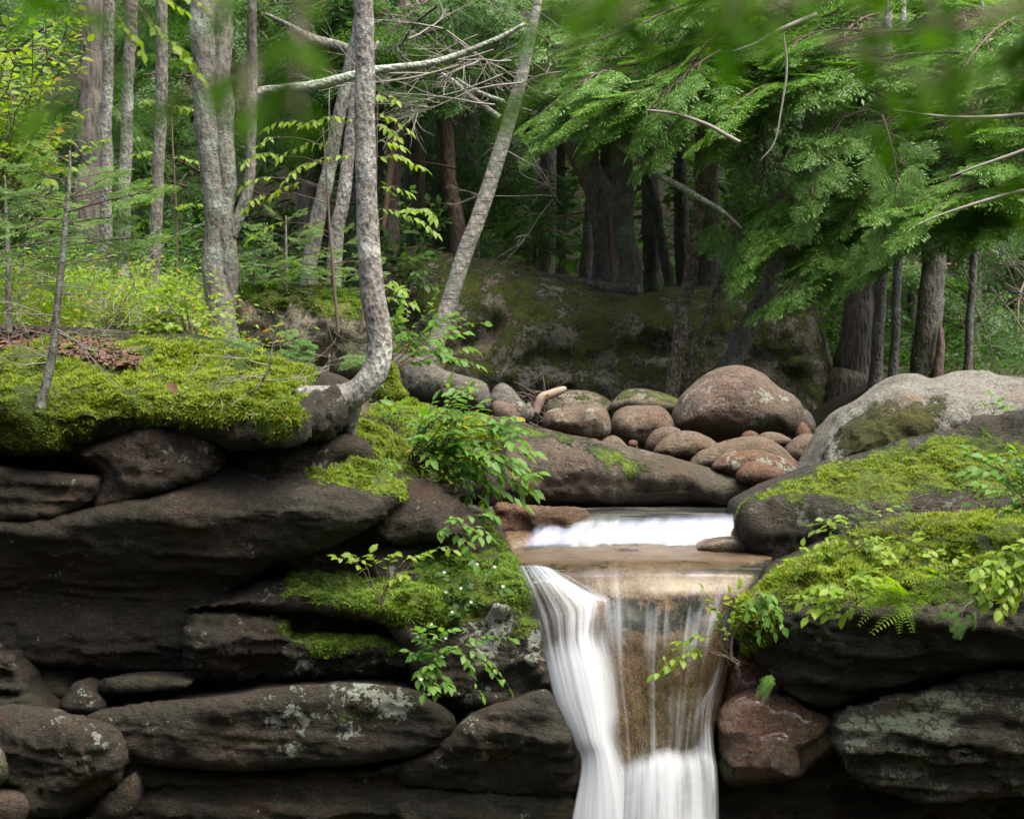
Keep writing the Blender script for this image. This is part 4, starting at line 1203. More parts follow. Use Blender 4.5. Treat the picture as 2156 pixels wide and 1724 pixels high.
def crown_mesh(name, H, R, n, seed, mat, size=0.26, taper=0.8, low=0.0):
    """conifer crown of many leaf sprays on whorled limbs: uneven outline, gaps between the limbs"""
    rg = np.random.default_rng(seed)
    O, D, S = [], [], []
    z = low
    k = 0
    while z < H:
        rr = R * (1 - taper * (z - low) / (H - low)) * rg.uniform(.6, 1.15)
        a = k * 2.4 + rg.uniform(-.4, .4)
        k += 1
        m = max(4, int(n * rr / R))
        s = rg.uniform(0.12, 1, m) ** 0.75
        aa = a + rg.normal(0, .24, m)
        x, y = np.cos(aa) * rr * s, np.sin(aa) * rr * s
        zz = z - 0.22 * rr * s ** 2 + rg.normal(0, .07, m)
        O.append(np.stack([x, y, zz], 1))
        b = aa + rg.normal(0, .8, m)
        D.append(np.stack([np.cos(b), np.sin(b), rg.normal(-.25, .22, m)], 1))
        S.append(size * rg.uniform(.5, 1.3, m))
        z += rg.uniform(.06, .16) * H / 9
    O, D, S = np.concatenate(O), np.concatenate(D), np.concatenate(S)
    # each spray is a little fan of five narrow strips
    Os, Ds, Ss = [], [], []
    X, Yv, Z = frames(D, np.tile([0, 0, 1.], (len(O), 1)) + rg.normal(0, .4, O.shape))
    for ang, off, l in ((0, 0, 1), (.7, .15, .75), (-.7, .15, .75), (.75, .5, .55), (-.75, .5, .55), (1.1, 0, .5), (-1.1, 0, .5)):
        Os.append(O + X * (S * off)[:, None]); Ds.append(X * math.cos(ang) + Yv * math.sin(ang)); Ss.append(S * l)
    O, D, S = np.concatenate(Os), np.concatenate(Ds), np.concatenate(Ss)
    Zn = np.tile(Z, (7, 1))
    X, Yv, Z = frames(D, Zn)
    V, f = stamp(STRIP_V, STRIP_F, O, X, Yv, Z, np.stack([S, S * 0.26, S], 1))
    return mesh(name, V, f, mat, smooth=False)


CROWN = [crown_mesh('crown', 9.0, 2.6, 46, 400 + i, L_HEMD) for i in range(3)]


def trunk_thing(name, label, pts, Y, bark, cat='tree', base=None, nseg=14, noise=0.12, wob=0.25, seed=0, group=None, step=14, extra=(), flare=0.0, root=0.0):
    """tree from its traced centre line (base first); EXTRA: (part name, points, bark)"""
    C, R = px_path(pts, Y, step, wob, seed)
    if flare:
        s = np.concatenate([[0], np.cumsum(np.linalg.norm(np.diff(C, axis=0), axis=1))])
        R = R * (1 + flare * np.exp(-s / 0.35))
    t = thing(name, label, cat, C[0], group)
    if root:
        C = np.vstack([C[:1] + np.array([[0, 0, -root]]), C[:1] + np.array([[0, 0, -root * .45]]), C])
        R = np.concatenate([[R[0] * 1.35, R[0] * 1.18], R])
    V, f = tube(C, R, nseg, noise, seed)
    solid('trunk', V, f, bark, parent=t)
    for k, (nm, p2, b2) in enumerate(extra):
        C2, R2 = px_path(p2, Y, step, wob * 2, seed + 7 + k)
        V2, f2 = tube(C2, R2, 8, noise, seed + 3 + k)
        solid(nm, V2, f2, b2, parent=t)
    return t, C, R


def on_tree(t, name, me, loc, X, up, s):
    o = link(name, me, t)
    X, Yv, Z = frames(np.asarray(X)[None], np.asarray(up, float)[None])
    from mathutils import Matrix
    M = Matrix(((X[0][0], Yv[0][0], Z[0][0]), (X[0][1], Yv[0][1], Z[0][1]), (X[0][2], Yv[0][2], Z[0][2]))).to_4x4()
    o.matrix_local = Matrix.Translation(Vector(np.asarray(loc) - np.array(t.location))) @ M @ Matrix.Diagonal((s, s, s, 1))
    return o


def boughs(t, region, Yr, dirv, lens, n, meshes, L0=1.5, seed=0, spread=0.35, name='bough'):
    """boughs whose tips fall inside a region of the picture grid, spread in depth"""
    rg = np.random.default_rng(seed)
    reg = np.array(region, float)
    mn, mx = reg.min(0), reg.max(0)
    c = 0
    while c < n:
        q = rg.uniform(mn, mx)
        if not inside(q[None], reg)[0]:
            continue
        Y = rg.uniform(*Yr)
        tip = P(q[0], q[1], Y)
        d = unit(np.array(dirv, float) + rg.normal(0, spread, 3) * np.array([1, 1, .5]))
        l = rg.uniform(*lens)
        on_tree(t, name, meshes[rg.integers(len(meshes))], tip - d * l * 0.95 + np.array([0, 0, .18 * l]), d + np.array([0, 0, .1]), np.array([rg.normal(0, .2), rg.normal(0, .2) - .15, 1]), l / L0)
        c += 1


def twigs(rg, root, d, L, r, n=5, depth=2, curve=0.35):
    """bare branching twig as tubes"""
    out = []
    m = 7
    p = [np.array(root, float)]
    dd = unit(d)
    for k in range(m - 1):
        dd = unit(dd + rg.normal(0, curve / m * 2, 3))
        p.append(p[-1] + dd * L / (m - 1))
    p = np.array(p)
    out.append(tube(p, np.linspace(r, r * .3, m), 4))
    if depth > 0:
        for k in range(n):
            s = rg.uniform(.15, .95)
            i = min(int(s * (m - 1)), m - 2)
            q = p[i] + (p[i + 1] - p[i]) * (s * (m - 1) - i)
            d2 = unit(unit(p[i + 1] - p[i]) + rg.normal(0, .65, 3))
            out += twigs(rg, q, d2, L * rg.uniform(.25, .55), r * .5, max(2, n - 2), depth - 1, curve)
    return out


def dead_twigs(t, name, root, dirv, L, r, n, depth, mat, seed, count=1, jitter=0.1, spread=0.3):
    rg = np.random.default_rng(seed)
    for _ in range(count):
        V, f = join(twigs(rg, np.array(root) + rg.normal(0, jitter, 3), unit(np.array(dirv, float)) + rg.normal(0, spread, 3), L * rg.uniform(.6, 1.2), r, n, depth))
        solid(name, V, f, mat, parent=t)


# --- the named trees, left to right
T1, C1, R1 = trunk_thing('crooked_tree', 'crooked pale scaly tree bending out over the ledge beside the stream', [(612, 824, 20, -.16), (650, 828, 34, -.14), (688, 836, 48, -.08), (722, 838, 56, -.02), (752, 826, 57), (776, 802, 56), (793, 772, 54), (799, 735, 52), (797, 690, 51), (788, 640, 52), (781, 580, 51), (776, 500, 47), (772, 420, 45), (769, 340, 45), (768, 250, 43), (769, 150, 42), (767, 60, 41), (766, -60, 40), (770, -400, 32), (775, -900, 20)], 9.95, B_SCALY, nseg=26, noise=0.10, wob=0.05, step=7, seed=1,
    extra=[('branch_stub', [(778, 118, 14), (790, 100, 10), (797, 88, 7)], B_SCALY), ('root', [(742, 838, 46, .03), (738, 868, 42, .06), (733, 898, 34, .1), (738, 930, 24, .16), (742, 955, 12, .2)], B_GREY), ('root', [(712, 846, 34, .02), (702, 872, 28, .05), (695, 900, 20, .12), (690, 925, 10, .18)], B_GREY)])
T2, C2, R2 = trunk_thing('leaning_birch', 'pale leaning birch rising from behind the flat grey boulder', [(895, 790, 42), (912, 745, 38), (932, 680, 36), (955, 605, 35), (982, 525, 34), (1005, 465, 33), (1030, 390, 32), (1052, 320, 31), (1073, 250, 29), (1093, 180, 27), (1110, 110, 24), (1124, 50, 20), (1140, -60, 16), (1170, -300, 10)], 14.5, B_BIRCH, nseg=16, noise=0.08, wob=0.12, seed=2,
    extra=[('branch', [(1052, 248, 13), (1020, 225, 12), (985, 200, 11), (960, 175, 9), (930, 155, 6)], B_LICH), ('branch', [(1062, 215, 10), (1020, 200, 10), (990, 185, 8), (960, 165, 5)], B_LICH)])
T3, C3, R3 = trunk_thing('double_trunk_tree', 'thick grey double trunk forking low with a thin side stem', [(470, 745, 66), (466, 700, 60), (462, 640, 58), (452, 560, 56), (455, 480, 52), (450, 400, 52), (443, 300, 54), (436, 200, 56), (430, 100, 58), (428, -60, 54), (420, -500, 36)], 12.6, B_GREY, nseg=20, noise=0.12, seed=3,
    extra=[('second_trunk', [(474, 700, 44), (476, 600, 46), (478, 500, 44), (477, 400, 42), (475, 300, 42), (472, 200, 42), (474, 100, 42), (478, -60, 38), (490, -400, 26)], B_GREY), ('side_stem', [(482, 495, 30), (500, 455, 26), (514, 420, 25), (522, 370, 23), (526, 300, 22), (529, 200, 22), (531, 100, 20), (534, -50, 17), (540, -300, 10)], B_GREY)], flare=0.15)
TREES = [
    ('slim_tree', 'slim grey mottled trunk beside the thick shadowed trunk, first of the left trio', [(222, 560, 26), (222, 440, 26), (224, 300, 26), (226, 150, 25), (228, 0, 24), (230, -300, 18)], 15.0, B_SCALY),
    ('slim_tree', 'slim purple grey trunk with white lichen, middle of the left trio', [(258, 570, 27), (262, 460, 27), (267, 320, 27), (270, 180, 26), (275, 30, 25), (280, -300, 18)], 14.4, B_SCALY),
    ('slim_tree', 'slim dark lichen spotted trunk, last of the left trio', [(322, 600, 28), (328, 500, 27), (334, 380, 26), (338, 240, 26), (340, 100, 25), (342, -60, 22), (345, -300, 16)], 13.8, B_GREY),
    ('old_tree', 'thick shadowed old trunk behind the left trio of slim trunks', [(185, 600, 80), (186, 480, 72), (190, 380, 66), (196, 220, 62), (204, 60, 58), (210, -200, 50)], 18.0, B_DARK),
    ('mossy_tree', 'grey trunk leaning right just behind the crooked tree', [(650, 560, 34), (668, 470, 32), (690, 370, 30), (712, 260, 28), (738, 140, 26), (760, 20, 24), (790, -200, 20)], 15.5, B_GREY),
    ('pale_leaning_tree', 'pale lichened trunk leaning close behind the crooked tree', [(700, 590, 32), (712, 480, 30), (726, 380, 28), (742, 270, 26), (752, 140, 24), (765, -50, 20)], 15.0, B_SCALY),
    ('split_tree', 'dead trunk with torn orange bark right of the crooked tree', [(820, 640, 30), (830, 520, 30), (825, 420, 30), (836, 320, 32), (842, 220, 32), (850, 100, 30), (852, -60, 26)], 18.5, B_RED),
    ('dark_tree', 'straight dark trunk between the torn trunk and the reddish curved one', [(880, 540, 46), (874, 400, 44), (868, 250, 42), (866, 100, 40), (864, -100, 34)], 22.0, B_DARK),
    ('red_tree', 'reddish curved trunk left of the leaning birch', [(970, 560, 34), (962, 480, 33), (950, 400, 32), (942, 310, 30), (932, 230, 28), (925, 150, 26), (915, 40, 24), (910, -100, 20)], 20.0, B_RED),
    ('dark_tree', 'dark broad trunk half hidden by the reddish curved one', [(932, 560, 48), (930, 440, 46), (935, 300, 42), (936, 150, 38), (934, -80, 32)], 23.0, B_DARK),
    ('dark_tree', 'broad black trunk left of the birch, deep in shade', [(985, 560, 50), (984, 420, 50), (982, 280, 48), (978, 120, 44), (975, -80, 38)], 25.0, B_DARK),
    ('dark_tree', 'dark trunk standing above the giant boulder right of the birch', [(1150, 590, 36), (1152, 500, 34), (1155, 400, 32), (1150, 250, 30), (1150, 60, 26), (1150, -120, 22)], 24.0, B_DARK),
    ('curved_tree', 'thick curved purple brown trunk sweeping up left above the giant boulder', [(1272, 600, 58), (1276, 540, 58), (1272, 470, 58), (1258, 410, 58), (1236, 360, 56), (1212, 310, 54), (1185, 250, 52), (1160, 190, 48), (1130, 120, 44), (1095, 30, 38), (1040, -120, 30)], 20.5, B_PURP),
    ('pale_stump_tree', 'pale slim trunk left of the curved purple trunk', [(1232, 600, 26), (1238, 530, 26), (1243, 450, 24), (1248, 330, 22), (1250, 150, 18)], 22.5, B_GREY),
    ('narrow_tree', 'narrow trunk crossing in front of the curved purple one', [(1268, 590, 30), (1262, 500, 28), (1250, 400, 26), (1246, 300, 24), (1242, 200, 22), (1240, 50, 18)], 19.9, B_GREY),
    ('rooted_tree', 'sturdy trunk on top of the giant boulder with a thick root crawling left', [(1318, 622, 66), (1326, 585, 54), (1322, 530, 46), (1316, 470, 44), (1312, 400, 44), (1308, 320, 42), (1304, 220, 40), (1300, 80, 36), (1296, -100, 30)], 19.6, B_GREY),
    ('dark_tree', 'lichen spotted dark trunk right of the sturdy rooted one', [(1372, 590, 36), (1372, 500, 36), (1370, 420, 35), (1366, 320, 33), (1362, 150, 28), (1360, -80, 24)], 21.5, B_GREY),
    ('bent_tree', 'thin bent grey trunk fragment beside the lichen spotted one', [(1410, 600, 22), (1398, 540, 22), (1392, 500, 20), (1382, 440, 20), (1368, 390, 17), (1350, 330, 13)], 21.0, B_GREY),
    ('grey_tree', 'grey fissured trunk left of the crusty speckled birch', [(1440, 610, 32), (1436, 520, 32), (1434, 440, 30), (1430, 330, 28), (1428, 150, 24), (1425, -80, 20)], 21.2, B_GREY),
    ('thick_tree', 'thick brown trunk directly behind the crusty speckled birch', [(1490, 640, 56), (1492, 560, 54), (1492, 480, 52), (1488, 380, 50), (1484, 240, 48), (1480, 60, 44), (1476, -120, 36)], 20.8, B_GREY),
    ('crusty_birch', 'crusty speckled birch standing against the giant boulder', [(1410, 850, 34), (1420, 800, 32), (1428, 730, 30), (1440, 650, 30), (1452, 580, 29), (1462, 510, 28), (1472, 440, 26), (1478, 360, 24), (1485, 250, 20), (1492, 100, 15)], 16.3, B_CRUST),
    ('thin_crooked_tree', 'thin crooked crusty stem leaning beside the speckled birch', [(1462, 715, 14), (1478, 690, 15), (1492, 655, 15), (1510, 610, 15), (1525, 570, 14), (1533, 530, 13), (1550, 450, 11), (1570, 360, 9)], 16.6, B_CRUST),
    ('slanting_tree', 'slanting grey trunk crossing the right half of the giant boulder', [(1535, 775, 46), (1556, 735, 42), (1580, 685, 40), (1602, 635, 40), (1622, 590, 38), (1650, 520, 34), (1685, 420, 30), (1720, 300, 24)], 16.8, B_GREY),
    ('forked_tree', 'lichened fork of trunks behind the hanging hemlock boughs', [(1685, 470, 44), (1690, 420, 42), (1694, 360, 34), (1700, 300, 30), (1712, 200, 26), (1720, 80, 20)], 19.0, B_GREY),
    ('big_tree', 'biggest mossy based trunk right of the giant boulder', [(1800, 815, 120), (1802, 770, 96), (1810, 700, 78), (1816, 620, 70), (1822, 520, 66), (1828, 420, 62), (1832, 300, 58), (1836, 150, 52), (1840, -100, 44)], 18.5, B_DARK),
    ('slim_tree', 'slim mottled pale trunk pressed against the biggest right trunk', [(1838, 835, 30), (1844, 770, 27), (1850, 690, 26), (1856, 600, 26), (1860, 500, 25), (1862, 380, 24), (1866, 200, 20), (1870, 0, 16)], 17.5, B_SCALY),
    ('slim_tree', 'thin pale trunk between the biggest right trunk and the straight grey one', [(1880, 800, 22), (1884, 720, 20), (1888, 620, 20), (1892, 520, 19), (1896, 400, 18), (1900, 200, 15), (1902, 0, 12)], 18.0, B_SCALY),
    ('straight_tree', 'straight thick grey trunk behind the pale boulder on the right', [(1946, 800, 62), (1950, 740, 56), (1956, 660, 54), (1962, 580, 52), (1967, 500, 50), (1972, 400, 48), (1978, 200, 44), (1985, -80, 36)], 18.8, B_GREY),
    ('snag', 'short broken brown snag beside the straight grey trunk', [(1972, 800, 26), (1976, 760, 22), (1980, 720, 17), (1981, 690, 9)], 18.6, B_RED),
    ('thin_tree', 'thin dark trunk with dead twigs near the right edge', [(2036, 795, 20), (2040, 720, 18), (2046, 620, 17), (2052, 520, 16), (2056, 400, 15), (2062, 200, 12), (2068, 0, 9)], 17.8, B_GREY),
]
TT = {}
for i, (nm, lb, pts, Y, bk) in enumerate(TREES):
    big = max(p[2] for p in pts) > 40
    TT[lb], _, _ = trunk_thing(nm, lb, pts, Y, bk, nseg=16 if big else 12, noise=0.13, wob=0.3, seed=20 + i, flare=0.0, root=0.6)


def by(word):
    return [t for k, t in TT.items() if word in k][0]


def add_branch(t, name, pts, Y, bark, seed=0, nseg=8, wob=0.4, noise=0.12):
    C, R = px_path(pts, Y, 12, wob, seed)
    V, f = tube(C, R, nseg, noise, seed)
    return solid(name, V, f, bark, parent=t)


add_branch(by('sturdy trunk'), 'root', [(1335, 610, 40), (1300, 614, 36), (1262, 606, 30), (1225, 596, 24), (1190, 588, 18), (1165, 580, 10)], 19.3, B_DARK, 61)
add_branch(by('fork of trunks'), 'second_trunk', [(1692, 425, 26), (1712, 398, 25), (1735, 368, 23), (1760, 342, 21), (1790, 318, 18), (1830, 290, 14)], 19.0, B_GREY, 62)
add_branch(by('curved purple brown'), 'split_wood', [(1282, 465, 5), (1286, 500, 8), (1287, 550, 6), (1290, 590, 3)], 20.05, SPLIT, 63)
add_branch(by('torn orange'), 'split_wood', [(808, 480, 8), (818, 400, 12), (826, 330, 14), (838, 240, 10), (846, 180, 5)], 18.15, SPLIT, 64)
# the long lichened limb and the other bare limbs
lt, lc, lr = trunk_thing('dead_limb', 'long lichen coated dead limb slanting across behind the crooked tree', [(540, 205, 17), (552, 192, 20), (600, 187, 20), (660, 180, 20), (720, 166, 20), (780, 150, 19), (840, 142, 17), (900, 135, 15), (960, 118, 14), (1010, 98, 12), (1060, 76, 10), (1105, 50, 7)], 13.6, B_LICH, cat='dead limb', nseg=10, seed=71)
dl, _, _ = trunk_thing('dead_limb', 'dark mossy limb slanting down left near the top, above the long lichened one', [(560, 30, 8), (620, 60, 12), (660, 85, 24), (700, 95, 24), (740, 106, 22)], 16.0, B_GREY, cat='dead limb', nseg=10, seed=72)
rl, _, _ = trunk_thing('dead_limb', 'lichen spotted limb descending right through the hemlock boughs', [(1195, 268, 8), (1235, 262, 12), (1268, 272, 15), (1300, 300, 16), (1345, 338, 16), (1385, 368, 15), (1430, 392, 14), (1475, 418, 12), (1520, 445, 9), (1560, 480, 6)], 15.2, B_LICH, cat='dead limb', nseg=10, seed=73)
for i, (a, n, c) in enumerate([((900, 60), 12, (1, .1, .1)), ((1000, 40), 12, (-1, .1, -.1)), ((960, 110), 10, (-.6, 0, .3)), ((1080, 130), 10, (-1, 0, -.2)), ((860, 20), 8, (1, .2, -.3)), ((1000, 170), 8, (-.7, -.1, .1))]):
    dead_twigs(lt if i % 2 else T2, 'dead_branch', P(a[0], a[1], 14.2), c, 1.1, 0.010, 6, 2, B_TWIG, 500 + i, count=n // 3, jitter=0.25, spread=0.5)
for i, a in enumerate([(1150, 430), (1100, 400), (1180, 330)]):
    dead_twigs(T2, 'dead_branch', P(a[0], a[1], 15.5), (-.6, 0, -.3), 0.9, 0.006, 4, 2, B_TWIG, 520 + i, count=2, jitter=0.2, spread=0.6)
tn = by('thin dark trunk with dead twigs')
for i, a in enumerate([(2060, 480), (2090, 540), (2120, 440), (2130, 580), (2056, 600), (2050, 420)]):
    dead_twigs(tn, 'dead_branch', P(a[0], a[1], 17.0), (.6, -.2, -.7), 1.0, 0.009, 5, 2, B_TWIG, 540 + i, count=2, jitter=0.15, spread=0.45)
drift, _, _ = trunk_thing('driftwood', 'bleached bent driftwood log lodged between the stream boulders', [(1128, 868, 17), (1134, 852, 19), (1142, 838, 21), (1160, 830, 20), (1180, 822, 17), (1190, 817, 10)], 14.3, WOOD, cat='driftwood', nseg=12, noise=0.2, seed=74, step=5)
jam, _, _ = trunk_thing('driftwood', 'dark grey driftwood stick wedged under the bleached log', [(1098, 895, 12), (1108, 884, 14), (1118, 870, 13), (1112, 850, 9)], 14.0, B_GREY, cat='driftwood', nseg=8, seed=75, step=5)
rg = np.random.default_rng(76)
al = []
for k in range(60):
    q = P(rg.uniform(1100, 1190), rg.uniform(825, 905), rg.uniform(14.2, 14.7))
    al += twigs(rg, q, np.array([rg.normal(0, 1), rg.normal(0, .3), rg.normal(0, .6)]), rg.uniform(.12, .3), .005, 2, 0)
V, f = join(al)
tag(solid('drift_debris', V, f, B_BROWN), 'tangle of brown twigs caught around the driftwood', 'twigs', kind='stuff')

# --- far trunks in the shade: nothing tells them apart
rg = np.random.default_rng(78)
far = []
for i in range(26):
    px = rg.uniform(-60, 2220)
    Y = rg.uniform(25, 33)
    w = rg.uniform(14, 34)
    base = 862 - (float(ground_z(np.array([(px - CX) / F * Y]), np.array([Y]))[0]) - CZ) * F / Y + 10
    dx = rg.normal(0, 30)
    o, _, _ = trunk_thing('far_tree', 'slender dark trunk standing deep in the forest shade', [(px, base, w * 1.2), (px + dx * .3, base - 250, w), (px + dx * .6, base - 500, w * .85), (px + dx, -150, w * .6)], Y, B_DARK, nseg=8, seed=600 + i, group='dark trunks deep in the forest', step=40, root=0.8)
    far.append(o)

h1 = by('biggest mossy')
h2 = by('straight thick grey trunk')
h3 = by('fork of trunks')
h4 = by('thick brown trunk directly')
# --- crowns of the standing trees, above and behind the frame top
rg = np.random.default_rng(80)
for i, t in enumerate(list(TT.values()) + far):
    if t in (h1, h2, h3, h4) or t.location.y < 20.6 or 'snag' in t.name or 'stump' in t.name or 'bent' in t.name:
        continue
    if t in far and i % 2:
        continue
    c = link('crown', CROWN[i % 3], t)
    c.location = (rg.normal(0, .3), rg.normal(0.4, .3), rg.uniform(3.2, 5.0))
    c.rotation_euler = (0, 0, rg.uniform(0, 6.28))
    s = rg.uniform(.8, 1.2)
    c.scale = (s, s, s)

# --- far forest behind everything
rg = np.random.default_rng(81)
O, D, S = [], [], []
for k in range(1900):
    x, y = rg.uniform(-22, 22), rg.uniform(27, 44)
    z0 = float(ground_z(np.array([x]), np.array([y]))[0])
    z = z0 + rg.uniform(0, 1) * 12
    m = 60
    c = np.array([x, y, z])
    O.append(c + rg.normal(0, 1, (m, 3)) * np.array([1.0, .8, .35]))
    b = rg.uniform(0, 6.28, m)
    D.append(np.stack([np.cos(b), np.sin(b), rg.normal(-.3, .25, m)], 1))
    S.append(rg.uniform(.22, .5, m))
O, D, S = np.concatenate(O), np.concatenate(D), np.concatenate(S)
X, Yv, Z = frames(D, np.tile([0, 0, 1.], (len(O), 1)) + rg.normal(0, .5, O.shape))
V, f = stamp(STRIP_V, STRIP_F, O, X, Yv, Z, np.stack([S, S * 0.3, S], 1))
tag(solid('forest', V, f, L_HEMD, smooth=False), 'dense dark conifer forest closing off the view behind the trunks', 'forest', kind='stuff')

# --- hemlock boughs of the right half
boughs(h4, [(1100, 215), (1250, 130), (1420, 60), (1560, 80), (1560, 260), (1400, 300), (1200, 300), (1095, 320)], (14.6, 17.5), (-1, -.4, -.20), (1.0, 1.9), 30, HEM + HEMB[:2], seed=1)
boughs(h4, [(1120, 240), (1300, 220), (1500, 240), (1560, 330), (1400, 330), (1200, 320)], (14.4, 15.4), (-1, -.35, -.4), (0.9, 1.5), 14, HEMB, seed=11)
boughs(h3, [(1400, 0), (2156, 0), (2156, 240), (1800, 300), (1500, 220)], (14.5, 18.0), (-.8, -.5, -.18), (1.1, 2.0), 40, HEM, seed=2)
boughs(h3, [(1500, 180), (1700, 200), (1760, 300), (1690, 390), (1560, 400), (1480, 330)], (15.0, 18.0), (-.6, -.5, -.55), (0.9, 1.6), 4, HEM, seed=3)
boughs(h1, [(1530, 470), (1620, 435), (1740, 440), (1790, 520), (1770, 600), (1700, 640), (1620, 640), (1540, 590)], (14.2, 16.0), (-.75, -.5, -.55), (0.8, 1.4), 20, HEMB, seed=4)
boughs(h1, [(1780, 560), (1850, 520), (1900, 560), (1850, 600)], (14.2, 15.2), (-.75, -.4, -.5), (0.7, 1.1), 5, HEMB, seed=5)
boughs(h2, [(1800, 280), (1950, 230), (2156, 240), (2156, 480), (2080, 520), (1950, 500), (1820, 470)], (14.0, 17.5), (-.85, -.45, -.16), (1.0, 1.8), 32, HEM + HEMB[:2], seed=6)
boughs(h2, [(1680, 310), (1780, 300), (1860, 400), (1800, 440), (1740, 400)], (14.6, 16.5), (-.8, -.4, -.3), (0.8, 1.3), 6, HEM, seed=7)
boughs(h2, [(1850, 440), (2050, 400), (2060, 500), (1960, 540), (1870, 530)], (14.0, 15.5), (-.85, -.35, -.25), (0.8, 1.5), 14, HEMB, seed=8)
# --- darker boughs behind the left and middle trunks
k1 = by('grey trunk leaning right')
k2 = by('straight dark trunk between')
k3 = by('thick shadowed old trunk')
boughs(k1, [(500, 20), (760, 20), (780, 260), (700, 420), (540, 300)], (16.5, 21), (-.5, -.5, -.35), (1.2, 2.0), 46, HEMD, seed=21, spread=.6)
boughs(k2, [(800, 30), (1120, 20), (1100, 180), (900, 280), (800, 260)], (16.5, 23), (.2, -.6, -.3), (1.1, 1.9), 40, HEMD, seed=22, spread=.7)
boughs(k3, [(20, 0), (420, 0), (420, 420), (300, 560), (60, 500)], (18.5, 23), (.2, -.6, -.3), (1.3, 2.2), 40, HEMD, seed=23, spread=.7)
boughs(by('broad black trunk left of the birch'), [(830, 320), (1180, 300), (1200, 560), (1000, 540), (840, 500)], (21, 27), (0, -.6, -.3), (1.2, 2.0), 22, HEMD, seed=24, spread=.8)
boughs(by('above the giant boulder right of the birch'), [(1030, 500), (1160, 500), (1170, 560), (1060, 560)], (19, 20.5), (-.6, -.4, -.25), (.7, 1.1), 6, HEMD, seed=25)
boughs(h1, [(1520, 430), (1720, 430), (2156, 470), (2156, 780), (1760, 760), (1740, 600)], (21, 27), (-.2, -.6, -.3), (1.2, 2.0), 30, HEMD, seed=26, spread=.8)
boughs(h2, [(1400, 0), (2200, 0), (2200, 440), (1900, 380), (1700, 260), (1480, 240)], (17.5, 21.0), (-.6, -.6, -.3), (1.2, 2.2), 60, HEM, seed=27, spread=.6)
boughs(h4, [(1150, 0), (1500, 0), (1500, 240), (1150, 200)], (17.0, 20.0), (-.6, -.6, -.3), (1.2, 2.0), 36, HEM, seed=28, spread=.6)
for i, pts in enumerate([[(2200, 236, 9), (2100, 246, 8), (2010, 247, 6), (1950, 242, 5), (1880, 232, 3)], [(2200, 392, 10), (2110, 412, 8), (2040, 432, 6), (1980, 452, 4), (1930, 475, 3)], [(2200, 300, 8), (2120, 330, 7), (2060, 350, 5), (2000, 372, 3)]]):
    add_branch(h2, 'dead_branch', pts, 13.6, B_TWIG, 90 + i, wob=1.5)
for i, pts in enumerate([[(1720, 30, 12), (1640, 62, 10), (1590, 92, 8), (1540, 110, 5)], [(1650, 60, 5), (1655, 140, 5), (1648, 220, 4), (1630, 300, 3), (1600, 340, 2)], [(1560, 300, 9), (1480, 260, 8), (1420, 240, 6), (1360, 232, 4)]]):
    add_branch(h3, 'dead_branch', pts, 14.3, B_TWIG, 95 + i, wob=1.5)

# ------------------------------------------------------------------ broad-leaved plants, ferns, saplings
def leaves_on(path, rg, size, n, start=0.15, droop=0.35, lat=0.75, tip=True, pair=False):
    """leaf frames along a stem: alternate (or paired) leaves held out sideways, hanging a little"""
    path = np.asarray(path)
    m = len(path) - 1
    O, D, S = [], [], []
    for k in range(n):
        s = start + (1 - start) * (k + .5) / n
        i = min(int(s * m), m - 1)
        p = path[i] + (path[i + 1] - path[i]) * (s * m - i)
        t = unit(path[i + 1] - path[i])
        side = unit(np.cross(t, np.array([0, 0, 1.0])) + 1e-6)
        for sg in ((-1, 1) if pair else ((-1, 1)[k % 2],)):
            d = side * sg * lat + t * rg.uniform(.35, .8) + np.array([0, 0, -droop]) + rg.normal(0, .16, 3)
            O.append(p); D.append(d); S.append(size * rg.uniform(.65, 1.15) * (1.0 - 0.35 * abs(s - .55)))
    if tip:
        O.append(path[-1]); D.append(unit(path[-1] - path[-2]) + np.array([0, 0, -.2])); S.append(size)
    return O, D, S


def arc(a, b, n=8, lift=0.15, rg=None):
    a, b = np.asarray(a, float), np.asarray(b, float)
    t = np.linspace(0, 1, n)[:, None]
    L = np.linalg.norm(b - a)
    p = a + (b - a) * t
    p[:, 2:] += lift * L * 4 * t * (1 - t)
    if rg is not None:
        p[1:-1] += rg.normal(0, .025 * L, (n - 2, 3))
    return p


